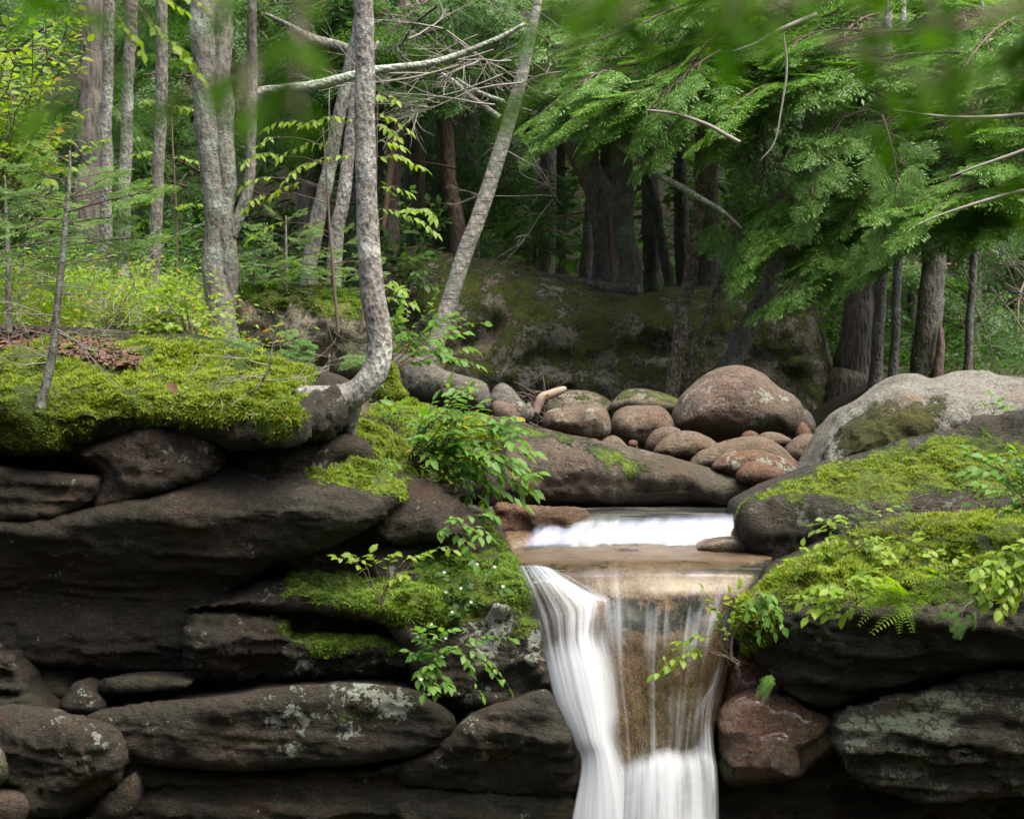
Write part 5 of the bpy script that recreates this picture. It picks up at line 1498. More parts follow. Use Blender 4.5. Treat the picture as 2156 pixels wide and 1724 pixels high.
def plant(name, label, base, tips, Y, size, mat, cat='plant', n=9, start=0.2, lift=0.15, droop=0.35, lat=.75, pair=False, r=0.004, sub=0, subL=0.18, seed=0, wide=True, bark=None, sY=0.25, wid=1.0, group=None, flowers=0):
    """stems arch from the base (px,py,Y) to tips (px,py) near distance Y; leaves are one foliage part"""
    rg = np.random.default_rng(seed)
    b = P(*base)
    t = thing(name, label, cat, b, group)
    st, O, D, S, FL = [], [], [], [], []
    for tp in tips:
        e = P(tp[0], tp[1], Y + (tp[2] if len(tp) > 2 else rg.uniform(-sY, sY)))
        p = arc(b + rg.normal(0, .01, 3), e, 9, lift, rg)
        st.append(tube(p, np.linspace(r, r * .35, 9), 5))
        o, d, s = leaves_on(p, rg, size, n, start, droop, lat, True, pair)
        O += o; D += d; S += s
        for k in range(sub):
            i = rg.integers(3, 8)
            dd = unit(p[i] - p[i - 1]) + rg.normal(0, .6, 3) * np.array([1, .6, .5])
            q = arc(p[i], p[i] + unit(dd) * subL * rg.uniform(.6, 1.3), 5, .05)
            st.append(tube(q, np.linspace(r * .5, r * .25, 5), 4))
            o, d, s = leaves_on(q, rg, size, max(4, n // 2), .1, droop, lat, True, pair)
            O += o; D += d; S += s
        if flowers:
            FL.append(e)
    V, f = join(st)
    solid('stem', V, f, bark or B_BROWN, parent=t)
    O, D, S = np.array(O), np.array(D), np.array(S)
    up = np.array([0, -.35, 1.0]) + rg.normal(0, .32, (len(O), 3))
    X, Yv, Z = frames(D, up)
    V, f = stamp(BROAD_V if wide else LEAF_V, LEAF_F, O, X, Yv, Z, np.stack([S, S * wid, S], 1))
    solid('foliage', V, f, mat, parent=t)
    for e in FL:
        for q in range(flowers):
            c = e + rg.normal(0, .018, 3)
            a = np.linspace(0, 2 * np.pi, 8, endpoint=False) + rg.uniform(0, 1)
            DD = np.stack([np.cos(a), -0.5 + 0 * a, np.sin(a) * .8 + .2], 1)
            X, Yv, Z = frames(DD, np.tile([0, -1., .3], (8, 1)))
            V, f = stamp(STRIP_V, STRIP_F, np.tile(c, (8, 1)), X, Yv, Z, np.stack([np.full(8, .013), np.full(8, .0035), np.full(8, .01)], 1))
            solid('flower', V, f, L_PETAL, parent=t)
    return t


def spruce(name, label, pts, Y, tiers, mat_b, seed=0, cat='sapling', dead=6, L=(.3, .5), bark=None, meshes=None, L0=.5):
    t, C, R = trunk_thing(name, label, pts, Y, bark or B_GREY, cat=cat, nseg=10, seed=seed, step=8)
    rg = np.random.default_rng(seed)
    for (px, py, dx, dz, ll) in tiers:
        i = np.argmin(np.abs(C[:, 2] - P(0, py, Y)[2]))
        d = np.array([dx, rg.uniform(-.5, .5), dz])
        on_tree(t, 'bough', meshes[rg.integers(len(meshes))], C[i], d, np.array([rg.normal(0, .15), -.35, 1]), ll / L0)
    for k in range(dead):
        i = rg.integers(len(C) // 6, len(C) // 2 + 2)
        V, f = join(twigs(rg, C[i], np.array([rg.choice([-1, 1]) * 1.0, rg.normal(0, .4), rg.normal(.05, .2)]), rg.uniform(.2, .5), .004, 5, 2, .5))
        solid('dead_branch', V, f, B_TWIG, parent=t)
    return t


FROND_V, FROND_F = [], []


def frond(n=15, seed=0):
    rg = np.random.default_rng(seed)
    O, D, S, W = [], [], [], []
    for k in range(n):
        s = (k + 1.2) / (n + 1.2)
        l = (0.24 * (1 - s) ** .7 * min(1, .55 + 2.2 * s) + .02) * rg.uniform(.85, 1.1)
        for sg in (-1, 1):
            O.append((s, 0, -.4 * s * s)); D.append((.45, sg, -.25 + rg.normal(0, .08))); S.append(l); W.append(.030)
            for j in range(3):
                q = (j + .4) / 3.6
                for e in (-1, 1):
                    O.append((s + .41 * l * q, sg * l * q * .9, -.4 * s * s - .22 * l * q)); D.append((.45 + e * .8, sg * (1 - .5 * e), -.2)); S.append(l * .22 * (1 - .6 * q)); W.append(.016)
    O, D, S, W = map(np.array, (O, D, S, W))
    X, Yv, Z = frames(D, np.tile([0, 0, 1.], (len(O), 1)))
    V, f = stamp(STRIP_V, STRIP_F, O, X, Yv, Z, np.stack([S, W, S], 1))
    return V, f


FR = frond()
L_FERN = leaf_mat('leaf_fern', (0.13, 0.25, 0.018), (0.19, 0.29, 0.02), trans=0.55)


def fern(label, base, tips, Y, mat, seed=0, name='fern', spread=False):
    rg = np.random.default_rng(seed)
    b = P(*base)
    t = thing(name, label, 'fern', b)
    for tp in tips:
        e = P(tp[0], tp[1], Y + rg.uniform(-.15, .12))
        b = P(base[0] + rg.normal(0, 22), base[1] + rg.normal(0, 10), base[2]) if spread else P(*base)
        d = e - b
        L = np.linalg.norm(d)
        up = np.array([rg.normal(0, .2), -.6, 1.0])
        X, Yv, Z = frames((d + np.array([0, 0, .22 * L]))[None], up[None])
        V, f = stamp(FR[0], FR[1], b[None], X, Yv, Z, np.array([L]))
        sp = np.linspace(0, 1, 7)
        sv = b + X * (sp * L)[:, None] + Z * (-.35 * sp ** 2 * L)[:, None]
        SV, SF = tube(sv, np.linspace(.002, .001, 7), 4)
        o = solid('frond', np.vstack([V, SV]), [f, SF + len(V)], mat, parent=t)
    return t


# --- left bank
spruce('spruce_sapling', 'spruce sapling with a thin dark stem and drooping green boughs on the left mossy ledge',
       [(84, 858, 22), (98, 800, 19), (112, 730, 17), (120, 650, 16), (130, 560, 14), (138, 480, 13), (144, 410, 10), (146, 360, 8), (147, 318, 4)], 8.95,
       [(0, 345, 1, .5, .22), (0, 345, -1, .5, .22), (0, 330, .3, 1, .18), (0, 380, 1, .25, .32), (0, 380, -1, .25, .34), (0, 365, -.6, .3, .28), (0, 420, 1, .1, .42), (0, 425, -1, .1, .42), (0, 415, .8, .25, .34), (0, 460, -1, .02, .5),
        (0, 470, 1, -.02, .42), (0, 450, .9, .1, .62), (0, 490, -.9, .05, .42), (0, 440, -.4, .1, .4), (0, 520, 1, .05, .52), (0, 540, -1, 0, .4), (0, 400, .35, .3, .3), (0, 400, -.3, .3, .3), (0, 500, .5, -.05, .36), (0, 560, .9, .1, .36), (0, 585, -.8, 0, .3)], L_SPR, seed=800, dead=16, meshes=SPR)
spruce('spruce_sapling', 'young spruce with bright tips rising at the left frame edge behind the thin stemmed one',
       [(20, 700, 14), (18, 600, 12), (15, 500, 10), (12, 420, 6), (10, 370, 3)], 10.6,
       [(0, 400, 1, .4, .28), (0, 400, -1, .4, .28), (0, 440, 1, .2, .4), (0, 450, .7, .1, .44), (0, 480, 1, .1, .5), (0, 520, 1, 0, .52), (0, 500, .5, .1, .5), (0, 560, .9, 0, .5), (0, 600, 1, 0, .45), (0, 540, -.6, .1, .4), (0, 590, .3, .1, .4)], L_SPR, seed=801, meshes=SPR, dead=4)
spruce('fir_sapling', 'small dark green fir sapling between the double trunk and the crooked tree', [(603, 615, 8), (603, 560, 7), (602, 500, 5), (602, 455, 2)], 13.0,
       [(0, 470, .8, .6, .2), (0, 470, -.8, .6, .2), (0, 500, 1, .3, .3), (0, 500, -1, .3, .3), (0, 520, .4, .2, .3), (0, 530, -.5, .2, .34), (0, 545, 1, .1, .42), (0, 550, -1, .1, .42), (0, 575, 1, 0, .5), (0, 580, -1, 0, .5), (0, 590, .3, 0, .45), (0, 565, -.4, 0, .45)], L_SPR, seed=802, meshes=SPR, dead=0)
spruce('fir_sapling', 'bushy fir sapling with yellowing tips close behind the crooked trunk', [(700, 640, 9), (700, 580, 8), (698, 520, 6), (697, 480, 3)], 13.1,
       [(0, 500, .8, .5, .2), (0, 500, -.8, .5, .2), (0, 530, 1, .25, .32), (0, 530, -1, .25, .32), (0, 560, 1, .1, .4), (0, 565, -1, .1, .42), (0, 590, .8, 0, .46), (0, 600, -.9, 0, .5), (0, 585, -.3, .1, .4), (0, 620, 1, 0, .4)], L_SPR, seed=803, meshes=SPR, dead=2)
spruce('fir_sapling', 'low fir sapling on the root bank beside the double trunk', [(535, 640, 8), (535, 590, 7), (534, 550, 4), (533, 520, 2)], 12.9,
       [(0, 540, .8, .5, .2), (0, 540, -.8, .5, .2), (0, 565, 1, .2, .32), (0, 570, -1, .2, .32), (0, 590, 1, .1, .4), (0, 600, -.9, .1, .4), (0, 610, .4, .1, .4)], L_SPR, seed=804, meshes=SPR, dead=0)
spruce('hemlock_seedling', 'hemlock seedling with a crooked stem and one flat green spray on the mossy ledge', [(540, 820, 6), (556, 795, 6), (568, 770, 5), (572, 740, 4), (576, 722, 3)], 9.35,
       [(0, 735, 1, .2, .26), (0, 728, -1, .25, .22), (0, 745, .8, .15, .24), (0, 725, .5, .5, .18)], L_HEM, seed=805, meshes=HEM, L0=1.5, dead=4, cat='seedling')
spruce('hemlock_seedling', 'hemlock sprig spreading in the hollow left of the crooked tree bend', [(690, 800, 5), (692, 770, 4), (694, 745, 3)], 10.9,
       [(0, 760, 1, .2, .3), (0, 755, -1, .2, .3), (0, 770, .9, .05, .28), (0, 775, -.6, .1, .26)], L_HEM, seed=806, meshes=HEM, L0=1.5, dead=1, cat='seedling')

rg0 = np.random.default_rng(900)
plant('leafy_shrub', 'tall yellow green leafy shrub filling the upper left corner', (-60, 560, 12.0),
      [tuple(q) for q in np.column_stack([rg0.uniform(-20, 190, 34), rg0.uniform(40, 360, 34)])], 11.8, .085, L_YEL, 'shrub', n=13, start=.45, lift=.1, sub=3, subL=.3, seed=810, r=.008, sY=.8)
plant('leafy_shrub', 'greener shrub half hidden below the corner shrub at the left edge', (-80, 640, 12.6),
      [tuple(q) for q in np.column_stack([rg0.uniform(-20, 170, 18), rg0.uniform(280, 470, 18)])], 12.4, .075, L_MID, 'shrub', n=12, start=.4, lift=.1, sub=3, subL=.3, seed=811, r=.007, sY=.7)
def row_sapling(name, label, leader, rows, Y, size, mat, seed=0, step=.05, cat='sapling', droop=.55, r=.006):
    """upright leader with level side branches, leaves hanging in two neat rows along each"""
    rg = np.random.default_rng(seed)
    C, R = px_path(leader, Y, 10, .4, seed)
    t = thing(name, label, cat, C[0])
    st = [tube(C, R, 6)]
    O, D, S = [], [], []
    for (x0, y0, x1, y1) in rows:
        i = np.argmin(np.abs(C[:, 2] - P(0, y0 + 25, Y)[2]))
        a0 = P(x0, y0, Y + rg.uniform(-.15, .15))
        e = P(x1, y1, Y + rg.uniform(-.4, .2))
        st.append(tube(arc(C[i], a0, 5, .08), np.linspace(r * .6, r * .45, 5), 4))
        p = arc(a0, e, 8, .10, rg)
        st.append(tube(p, np.linspace(r * .45, r * .2, 8), 4))
        L = np.linalg.norm(e - a0)
        o, d, s = leaves_on(p, rg, size, max(4, int(L / step)), .02, droop, .8, True, True)
        O += o; D += d; S += s
    V, f = join(st)
    solid('stem', V, f, B_BROWN, parent=t)
    O, D, S = np.array(O), np.array(D), np.array(S)
    X, Yv, Z = frames(D, np.array([0, -.45, 1.0]) + rg.normal(0, .22, (len(O), 3)))
    V, f = stamp(LEAF_V, LEAF_F, O, X, Yv, Z, S)
    solid('foliage', V, f, mat, parent=t)
    return t


row_sapling('understory_sapling', 'bright sapling whose leafy rows reach left behind the crooked trunk', [(712, 700, 8), (700, 560, 7), (690, 420, 5), (680, 270, 3)],
            [(590, 290, 545, 305), (660, 262, 560, 270), (700, 300, 590, 332), (745, 255, 640, 262), (600, 330, 515, 345), (580, 375, 512, 392), (560, 410, 515, 440), (680, 340, 600, 380), (640, 385, 560, 420), (600, 470, 530, 500), (740, 330, 660, 345)], 12.3, .085, L_YEL, 812)
row_sapling('understory_sapling', 'bright sapling with leafy rows fanning right from behind the crooked trunk', [(760, 700, 8), (775, 560, 7), (790, 420, 5), (795, 220, 3)],
            [(790, 240, 862, 275), (780, 205, 835, 212), (795, 330, 895, 355), (790, 300, 850, 310), (800, 440, 918, 490), (840, 445, 915, 460), (800, 395, 860, 405), (795, 265, 840, 290), (800, 600, 850, 612), (805, 630, 870, 640)], 12.1, .085, L_YEL, 813)
row_sapling('understory_sapling', 'slight sapling with a few bright rows between the left trio of trunks', [(370, 640, 6), (372, 480, 5), (365, 340, 4), (360, 220, 3)],
            [(350, 335, 285, 325), (365, 335, 440, 352), (350, 222, 300, 212), (365, 225, 418, 238), (360, 440, 420, 430), (355, 400, 300, 410)], 14.3, .095, L_YEL, 814)
plant('low_shrub', 'low yellow green shrub in front of the double trunk', (400, 715, 11.3),
      [tuple(q) for q in np.column_stack([rg0.uniform(300, 480, 26), rg0.uniform(560, 700, 26)])], 11.3, .055, L_YEL, 'shrub', n=10, start=.3, lift=.1, sub=2, subL=.15, seed=815, r=.004, sY=.4)
plant('low_shrub', 'small bright shrub left of the lichen crusted stone', (230, 705, 11.4),
      [tuple(q) for q in np.column_stack([rg0.uniform(170, 330, 20), rg0.uniform(570, 690, 20)])], 11.5, .05, L_YEL, 'shrub', n=9, start=.3, lift=.1, sub=2, subL=.15, seed=816, r=.004, sY=.4)
plant('low_shrub', 'leafy sprays spreading right over the foot of the leaning birch', (815, 790, 12.3),
      [(840, 610), (870, 635), (900, 660), (950, 660), (1020, 680), (980, 700), (860, 700), (920, 720), (1000, 735), (1010, 770), (960, 760), (890, 740), (840, 660), (940, 690)], 12.4, .085, L_MID, 'shrub', n=10, start=.3, lift=.12, sub=1, seed=817, r=.004, sY=.5)
plant('low_shrub', 'dim green leafy shrub between the torn trunk and the giant boulder', (850, 640, 17.5),
      [tuple(q) for q in np.column_stack([rg0.uniform(790, 960, 16), rg0.uniform(420, 580, 16)])], 17.4, .11, L_DEEP, 'shrub', n=10, start=.3, lift=.1, sub=2, subL=.3, seed=818, r=.006, sY=.6)
plant('leaning_shrub', 'green leafy shrub arching right over the mossy shelf above the upper cascade', (862, 985, 10.25),
      [(1108, 955), (1100, 925), (1085, 900), (1050, 878), (1010, 862), (960, 862), (920, 880), (890, 915), (1110, 1002), (1095, 1040), (1060, 1050), (1020, 1010), (990, 950), (950, 930), (1040, 960), (1070, 985), (1105, 1062), (1045, 1085), (985, 1000), (930, 960)], 10.1, .095, L_MID, 'shrub', n=13, start=.25, lift=.16, sub=3, subL=.22, wide=False, wid=1.15, seed=819, r=.006, sY=.3)
plant('seedling', 'little green seedling on the mossy nose under the crooked tree', (800, 985, 9.05), [(815, 965), (840, 978), (822, 995), (790, 970)], 9.0, .035, L_MID, 'seedling', n=4, seed=820, r=.0015, sY=.02)
plant('trailing_plant', 'green leaves trailing over the upper left shoulder of the fall side rock', (950, 1110, 9.75),
      [(1040, 1085), (1010, 1130), (960, 1090), (930, 1120), (1035, 1130), (985, 1160), (1000, 1185)], 9.65, .075, L_MID, 'plant', n=6, start=.3, seed=821, r=.003, wide=True, sY=.1)
plant('flat_sapling', 'flat leafy sapling with bright rows hovering over the mossy wedge', (802, 1272, 9.35),
      [(708, 1172), (740, 1168), (955, 1158), (900, 1160), (870, 1200), (850, 1210), (830, 1165), (780, 1160)], 9.3, .062, L_YEL, 'sapling', n=9, start=.5, lift=.18, seed=822, r=.003, wide=True, sY=.12, lat=.6)
plant('woodland_aster', 'white flowered aster hanging above the lichen patched ledge', (905, 1400, 9.3),
      [(880, 1345), (930, 1330), (955, 1360), (880, 1430), (915, 1455), (945, 1440), (870, 1380), (900, 1320), (925, 1390), (890, 1462)], 9.15, .062, L_MID, 'flower', n=9, start=.2, seed=823, r=.0025, sY=.08, flowers=1, sub=1, subL=.08)
plant('woodland_aster', 'slender sparse aster on the upright mossy face beside the mossy wedge', (962, 1320, 9.5),
      [(945, 1255), (980, 1230), (1000, 1180), (1060, 1240), (935, 1210), (1040, 1195), (990, 1270), (960, 1290)], 9.4, .066, L_DEEP, 'flower', n=8, start=.2, seed=824, r=.0025, sY=.08, flowers=1)
plant('trailing_plant', 'round leaved sprig dangling right of the flowering aster', (960, 1370, 9.35),
      [(1075, 1452), (1040, 1400), (1080, 1345), (1015, 1465), (1050, 1430), (990, 1400), (1010, 1350)], 9.3, .055, L_MID, 'plant', n=7, start=.3, seed=825, r=.0022, wide=True, sY=.08)
# --- right bank
plant('leaning_sapling', 'thin sapling leaning left over the fall with a drooping leafy tip', (1552, 1398, 8.85), [(1378, 1420), (1395, 1385), (1430, 1350), (1400, 1405)], 8.8, .062, L_YEL, 'sapling', n=9, start=.45, lift=.22, seed=830, r=.0035, wide=True, sY=.08)
plant('seedling', 'upright leafy seedling at the blunt left end of the right mossy ledge', (1542, 1392, 8.85), [(1482, 1242), (1500, 1260), (1535, 1250), (1520, 1300), (1560, 1235), (1495, 1290)], 8.8, .055, L_YEL, 'seedling', n=6, start=.45, lift=.08, seed=831, r=.003, wide=True, sY=.08)
plant('seedling', 'green oval leaved sprig hanging from the left end of the right mossy ledge', (1590, 1250, 8.9), [(1630, 1330), (1610, 1300), (1640, 1290), (1600, 1335), (1575, 1290), (1625, 1255), (1650, 1320)], 8.8, .062, L_MID, 'seedling', n=6, start=.3, seed=832, r=.003, wide=True, sY=.06)
plant('seedling', 'lime leaved seedling left of the ferns on the right ledge', (1800, 1270, 8.85), [(1690, 1270), (1720, 1240), (1700, 1300), (1740, 1290), (1760, 1250), (1800, 1210), (1775, 1300), (1830, 1250), (1840, 1215), (1720, 1275)], 8.75, .068, L_YEL, 'seedling', n=8, start=.35, sub=1, subL=.1, seed=833, r=.003, wide=True, sY=.1)
plant('seedling', 'cluster of bright seedlings in the notch between the two right ledges', (1800, 1150, 9.6), [tuple(q) for q in np.column_stack([rg0.uniform(1710, 1890, 16), rg0.uniform(1050, 1170, 16)])], 9.5, .055, L_YEL, 'seedling', n=6, start=.3, seed=834, r=.002, wide=True, sY=.12)
plant('leafy_shrub', 'green shrub reaching in from the right edge over the moss carpeted slab', (2190, 1110, 9.5), [(2030, 950), (2060, 985), (2050, 1000), (2100, 960), (2120, 1010), (2140, 950), (2090, 1030), (2150, 1060), (2110, 1080), (2070, 960), (2156, 990)], 9.4, .075, L_MID, 'shrub', n=9, start=.3, sub=1, seed=835, r=.005, wide=True, sY=.15)
plant('leafy_shrub', 'lush yellow green shrub hanging at the right edge above the layered rock', (2200, 1190, 8.7), [(2060, 1230), (2080, 1270), (2110, 1290), (2140, 1270), (2050, 1200), (2090, 1180), (2130, 1150), (2150, 1220), (2100, 1240), (2075, 1250), (2156, 1180)], 8.6, .075, L_YEL, 'shrub', n=9, start=.3, sub=1, subL=.12, seed=836, r=.004, wide=True, sY=.1)
plant('seedling', 'small bright seedling standing right of the fern clumps', (2000, 1240, 8.85), [(1960, 1170), (1990, 1155), (2030, 1160), (2010, 1190), (1975, 1200)], 8.8, .06, L_YEL, 'seedling', n=4, start=.5, seed=837, r=.002, wide=True, sY=.06)
plant('seedling', 'tiny pale seedling at the top of the pale boulder', (2090, 872, 11.1), [(2060, 845), (2110, 838), (2125, 855), (2085, 832)], 11.1, .055, L_MID, 'seedling', n=4, start=.3, seed=838, r=.002, sY=.05)
fern('lime green fern clump hanging in the middle of the right ledge', (1890, 1260, 8.95), [(1815, 1310), (1850, 1318), (1892, 1320), (1930, 1312), (1835, 1262), (1925, 1240), (1950, 1270), (1870, 1215), (1910, 1225), (1958, 1292), (1806, 1282), (1900, 1200), (1845, 1225)], 8.75, L_FERN, 840, spread=True)
fern('second lime fern clump right of the first on the right ledge', (1960, 1235, 8.95), [(1900, 1215), (1935, 1195), (1985, 1190), (2015, 1215), (2020, 1250), (1990, 1280), (1940, 1270), (1915, 1250), (1960, 1180)], 8.75, L_FERN, 844, spread=True)
fern('small fern tuft among the moss at the left end of the right ledge', (1580, 1260, 8.95), [(1555, 1240), (1600, 1225), (1560, 1275), (1610, 1260)], 8.85, L_YEL, 841)
fern('tiny fern growing from the crack above the wet orange boulder', (1625, 1420, 9.1), [(1604, 1440), (1596, 1462), (1614, 1470)], 9.08, L_MID, 842)
fern('small dark fern on the right shoulder of the giant boulder', (1722, 690, 17.9), [(1740, 665), (1755, 690), (1735, 705), (1712, 672)], 17.8, L_MID, 843)
spruce('hemlock_seedling', 'hemlock seedling drooping from the right ledge beside the ferns', [(2050, 1265, 5), (2035, 1275, 4), (2020, 1290, 3)], 8.8, [(0, 1275, -1, -.3, .16), (0, 1280, -.4, -.8, .16), (0, 1270, .3, -.7, .14)], L_HEM, seed=845, meshes=HEM, L0=1.5, dead=0, cat='seedling')
spruce('spruce_seedling', 'tiny spruce seedling among brown twigs between the right ledges', [(1862, 1120, 4), (1862, 1085, 3), (1862, 1055, 2)], 9.75, [(0, 1065, .8, .5, .1), (0, 1065, -.8, .5, .1), (0, 1080, 1, .2, .15), (0, 1080, -1, .2, .15), (0, 1095, 1, .1, .18), (0, 1095, -1, .1, .18)], L_SPR, seed=846, meshes=SPR, dead=0, cat='seedling')

plant('seedling', 'lime seedling rising from the moss above the fern clumps', (1900, 1190, 9.1), [(1850, 1150), (1880, 1130), (1930, 1140), (1960, 1160), (1905, 1160), (1870, 1180), (1940, 1110)], 9.05, .055, L_YEL, 'seedling', n=6, start=.4, seed=847, r=.002, sY=.08)
plant('seedling', 'pale green seedling near the blunt nose of the moss carpeted slab', (1700, 1195, 9.3), [(1640, 1200), (1660, 1175), (1690, 1150), (1720, 1160), (1745, 1130), (1680, 1205), (1735, 1190)], 9.25, .055, L_YEL, 'seedling', n=6, start=.35, seed=848, r=.002, sY=.08)
plant('low_shrub', 'small leafy shrub in the hollow just below the trunk bend of the crooked tree', (830, 905, 10.6), [(790, 855), (850, 850), (905, 872), (880, 900), (820, 870), (930, 895), (860, 930)], 10.5, .06, L_MID, 'shrub', n=8, start=.3, sub=1, seed=849, r=.003, wide=False, sY=.12)
# --- twig tangles, litter, grass: uncountable
def tangle(name, label, reg, Y, n, L, r, mat, seed, dirv=(1, 0, .2), sp=.8, cat='twigs'):
    rg = np.random.default_rng(seed)
    reg = np.array(reg, float)
    al = []
    while len(al) < n:
        q = rg.uniform(reg.min(0), reg.max(0))
        if inside(q[None], reg)[0]:
            al += twigs(rg, P(q[0], q[1], Y(q[0], q[1]) + rg.uniform(-.06, .06)), np.array(dirv) + rg.normal(0, sp, 3), L * rg.uniform(.5, 1.3), r, 3, 1, .6)
    V, f = join(al)
    return tag(solid(name, V, f, mat), label, cat, kind='stuff')


capY = lambda px, py: 9.05 + np.interp(py, [670, 740, 800, 860], [2.2, 1.1, 0.4, 0.0])
slabY = lambda px, py: 9.2 + np.interp(py, [1070, 1150, 1230, 1290], [1.05, .5, .1, -.15])
tangle('brown_twigs', 'tangle of dead brown twigs between the two right ledges', [(1780, 1060), (1900, 1040), (2010, 1050), (2010, 1130), (1900, 1140), (1800, 1120)], lambda a, b: 9.75, 220, .22, .0022, B_BROWN, 850)
tangle('fallen_twigs', 'pale needles and twigs scattered over the left mossy ledge', [(20, 690), (250, 700), (300, 770), (200, 770), (60, 740)], capY, 200, .16, .002, B_TWIG, 851, (1, .3, 0), .5)
tangle('grey_twigs', 'bare grey twigs standing among the undergrowth at the left edge', [(0, 560), (300, 560), (330, 690), (0, 690)], lambda a, b: 10.9, 200, .4, .0025, B_TWIG, 852, (.6, 0, .5), .6)
tangle('grey_twigs', 'little grey dead twig hanging over the lip of the left mossy ledge', [(440, 830), (520, 850), (530, 880), (450, 860)], lambda a, b: 8.95, 16, .14, .002, B_TWIG, 853, (1, -.1, -.5), .5)
tangle('hanging_roots', 'thin roots hanging down the dark root bank', [(520, 630), (740, 630), (740, 720), (520, 700)], lambda a, b: 12.75, 110, .35, .003, B_BROWN, 854, (.2, 0, -1), .35, 'roots')


def litter(name, label, reg, Yf, n, size, mat, seed, cat='leaf litter', flat=.4, per=None):
    rg = np.random.default_rng(seed)
    reg = np.array(reg, float)
    q = rg.uniform(reg.min(0), reg.max(0), (n * 3, 2))
    q = q[inside(q, reg)][:n]
    O = np.array([P(a, b, Yf(a, b) + rg.uniform(-.03, .02)) for a, b in q])
    D = rg.normal(0, 1, (len(O), 3)) * np.array([1, 1, .35])
    X, Yv, Z = frames(D, np.array([0, -.3, 1.]) + rg.normal(0, flat, (len(O), 3)))
    S = size * rg.uniform(.5, 1.3, len(O))
    V, f = stamp(BROAD_V, LEAF_F, O, X, Yv, Z, np.stack([S, S * rg.uniform(.5, 1, len(S)), S * 1.5], 1))
    return tag(solid(name, V, f, mat), label, cat, kind='stuff')


litter('leaf_litter', 'dry red brown leaves and needles lying on the left mossy ledge', [(-60, 690), (60, 686), (140, 700), (230, 720), (290, 745), (285, 772), (230, 768), (150, 745), (60, 735), (-60, 730)], capY, 1500, .05, L_LITTER, 860)
litter('leaf_litter', 'a few dry leaves caught in the moss of the right ledge', [(1890, 1070), (2100, 1060), (2100, 1110), (1900, 1120)], slabY, 90, .045, L_LITTER, 861)
tag(solid('fallen_leaf', *stamp(BROAD_V, LEAF_F, P(352, 806, 8.98)[None], *frames(np.array([[.7, 0, -.6]]), np.array([[0, -1., .5]])), np.array([.085])), L_LITTER), 'single large brown dry leaf caught on the left moss', 'leaf')


def leaves_fallen(r, label, n, size, mat, seed, lo=0.3):
    p, nn, m = sample_faces(r, n, (r['n'][:, 2] > lo) * 1.0, seed)
    rg = np.random.default_rng(seed)
    X, Yv, Z = frames(np.cross(nn, rg.normal(0, 1, nn.shape)), nn + rg.normal(0, .25, nn.shape))
    S = size * rg.uniform(.5, 1.25, len(p))
    V, f = stamp(BROAD_V, LEAF_F, p + nn * .014, X, Yv, Z, np.stack([S, S * rg.uniform(.5, 1, len(S)), S * 1.3], 1))
    return tag(solid('fallen_leaves', V, f, mat), label, 'leaf litter', kind='stuff')


leaves_fallen(r_wedge, 'dry leaves scattered on the mossy wedge', 26, .03, L_LITTER, 862)
leaves_fallen(r_S, 'dry leaves and scraps scattered over the moss of the right ledge', 60, .028, L_LITTER, 863)
leaves_fallen(r_R, 'brown scraps of leaf on the moss carpeted slab', 70, .025, L_LITTER, 864)
leaves_fallen(r_cap, 'brown scraps of leaf on the left moss', 90, .028, L_LITTER, 865)
leaves_fallen(r_K, 'brown leaf scraps on the long sloping slab', 40, .028, L_LITTER, 866)
leaves_fallen(r_P, 'needles and leaves lying on top of the giant boulder', 260, .06, L_LITTER, 867, .55)


def ground_cover(name, label, reg, Y0, Y1, n, size, mat, seed, h=.35, cat='undergrowth', shape=None, clump=0.25):
    """leaves of low plants standing over the forest floor"""
    rg = np.random.default_rng(seed)
    O = []
    (xa, xb) = reg
    while sum(len(o) for o in O) < n:
        y = rg.uniform(Y0, Y1)
        x = (rg.uniform(xa, xb) - CX) / F * y
        z = float(ground_z(np.array([x]), np.array([y]))[0])
        m = 24
        c = np.array([x, y, z])
        p = c + rg.normal(0, 1, (m, 3)) * np.array([clump, clump, 0])
        p[:, 2] = z + rg.uniform(0.02, 1, m) ** 1.2 * h * rg.uniform(.4, 1.2)
        O.append(p)
    O = np.concatenate(O)
    b = rg.uniform(0, 6.28, len(O))
    D = np.stack([np.cos(b), np.sin(b), rg.normal(-.15, .3, len(O))], 1)
    X, Yv, Z = frames(D, np.array([0, -.3, 1.]) + rg.normal(0, .45, (len(O), 3)))
    S = size * rg.uniform(.5, 1.3, len(O))
    V, f = stamp(shape or LEAF_V, LEAF_F, O, X, Yv, Z, S)
    return tag(solid(name, V, f, mat), label, cat, kind='stuff')


ground_cover('undergrowth', 'bright low undergrowth on the left bank behind the mossy ledge', (-80, 480), 11.4, 14.5, 9000, .055, L_YEL, 870, .45)
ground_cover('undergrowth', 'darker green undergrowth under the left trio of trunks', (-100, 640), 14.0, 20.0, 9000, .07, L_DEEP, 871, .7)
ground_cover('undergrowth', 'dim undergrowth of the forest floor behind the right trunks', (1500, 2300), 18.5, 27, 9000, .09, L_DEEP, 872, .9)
ground_cover('undergrowth', 'dim ground plants between the trunks behind the giant boulder', (640, 1760), 21.0, 28, 14000, .10, L_DEEP, 873, 1.5)
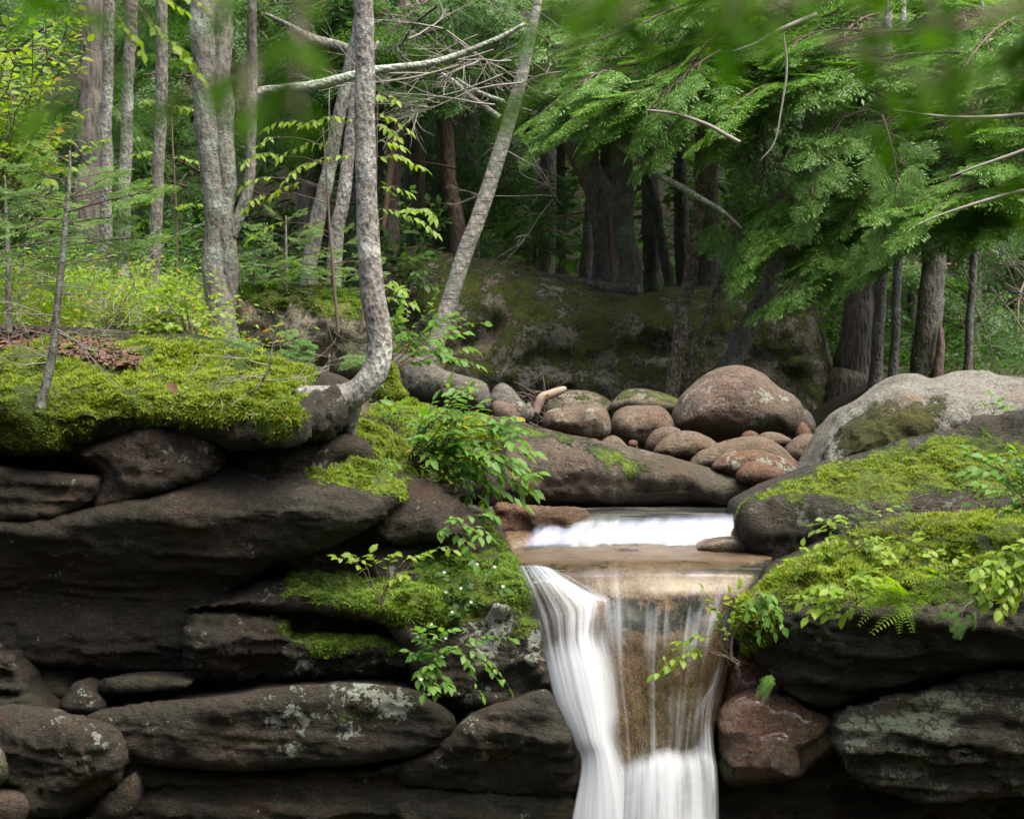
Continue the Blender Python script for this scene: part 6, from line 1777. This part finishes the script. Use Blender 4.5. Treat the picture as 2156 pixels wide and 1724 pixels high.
# grass blades on the left bank
rg = np.random.default_rng(875)
n = 3800
y = rg.uniform(11.3, 13.5, n)
x = (rg.uniform(-60, 480, n) - CX) / F * y
z = ground_z(x, y)
O = np.stack([x, y, z], 1)
D = np.stack([rg.normal(0, .5, n), rg.normal(-.2, .4, n), np.full(n, 1.0)], 1)
X, Yv, Z = frames(D, rg.normal(0, 1, (n, 3)))
S = rg.uniform(.15, .42, n)
V, f = stamp([(0, .5, 0), (0, -.5, 0), (.55, -.4, .06), (.55, .4, .06), (1, 0, .25)], [(0, 1, 2), (0, 2, 3), (3, 2, 4)], O, X, Yv, Z, np.stack([S, np.full(n, .007), S], 1))
tag(solid('grass', V, f, L_YEL, smooth=False), 'thin grass growing on the left bank behind the moss', 'grass', kind='stuff')

# --- overhanging branches close to the camera, out of focus
def near_branch(label, stems, Y, size, mat, n, seed, sub=3, name='overhanging_branch'):
    rg = np.random.default_rng(seed)
    b = P(stems[0][0][0], stems[0][0][1], Y)
    t = thing(name, label, 'branch', b)
    st, O, D, S = [], [], [], []
    for s in stems:
        p = catmull(np.array([P(a, c, Y + rg.uniform(-.08, .08)) for a, c in s]), .03)
        st.append(tube(p, np.linspace(.003, .0012, len(p)), 5))
        o, d, z = leaves_on(p, rg, size, n, .1, .45, .7)
        O += o; D += d; S += z
        for k in range(sub):
            i = rg.integers(1, len(p))
            q = arc(p[i], p[i] + unit(np.array([rg.normal(0, 1), rg.normal(0, .8), -abs(rg.normal(.3, .4))])) * rg.uniform(.05, .11), 4, .05)
            st.append(tube(q, np.linspace(.0014, .0008, 4), 4))
            o, d, z = leaves_on(q, rg, size, 3, .2, .5, .7)
            O += o; D += d; S += z
    V, f = join(st)
    solid('stem', V, f, B_BROWN, parent=t)
    O, D, S = np.array(O), np.array(D), np.array(S)
    X, Yv, Z = frames(D, np.array([0, -.2, 1.0]) + rg.normal(0, .5, (len(O), 3)))
    V, f = stamp(LEAF_V, LEAF_F, O, X, Yv, Z, S)
    solid('foliage', V, f, mat, parent=t)
    return t


L_NEAR = leaf_mat('leaf_near', (0.014, 0.050, 0.004), (0.050, 0.105, 0.006), trans=0.4, rough=0.9, tint=(1.2, 1.5, 0.3))
L_NEAR.node_tree.nodes['Principled BSDF'].inputs['Specular IOR Level'].default_value = 0.05
near_branch('blurred leafy branch hanging in front of the upper right corner', [[(2300, -120), (2150, 0), (2000, 50), (1850, 60), (1720, 80)], [(2300, -60), (2180, 60), (2090, 150), (2045, 250)], [(2200, -150), (1950, -40), (1760, -20), (1600, 10), (1480, 30)], [(2320, 0), (2200, 80), (2130, 100)]], 0.95, .036, L_NEAR, 9, 880, sub=3)
near_branch('blurred leafy branch dipping into the top middle', [[(1650, -160), (1480, -80), (1330, -30), (1220, 10), (1140, 60)], [(1500, -120), (1380, -30), (1290, 60)]], 0.85, .038, L_NEAR, 7, 881, sub=2)
near_branch('blurred leafy branch dangling across the top left', [[(-150, -120), (0, -30), (90, 20), (150, 30)], [(200, -160), (260, -40), (280, 60), (270, 120)], [(400, -150), (420, -40), (450, 30)], [(560, -160), (540, 0), (530, 120), (520, 230)], [(700, -160), (640, -40), (630, 60), (640, 90)]], 0.85, .034, L_NEAR, 3, 882, sub=1)
plant('overhanging_twig', 'yellow green twig with reddening leaves hanging in front of the left trunks', (160, -60, 6.0), [(425, 165), (400, 130), (300, 110), (440, 20), (390, 25)], 6.0, .05, L_YEL, 'branch', n=12, start=.55, lift=.05, seed=883, r=.003, sY=.1)
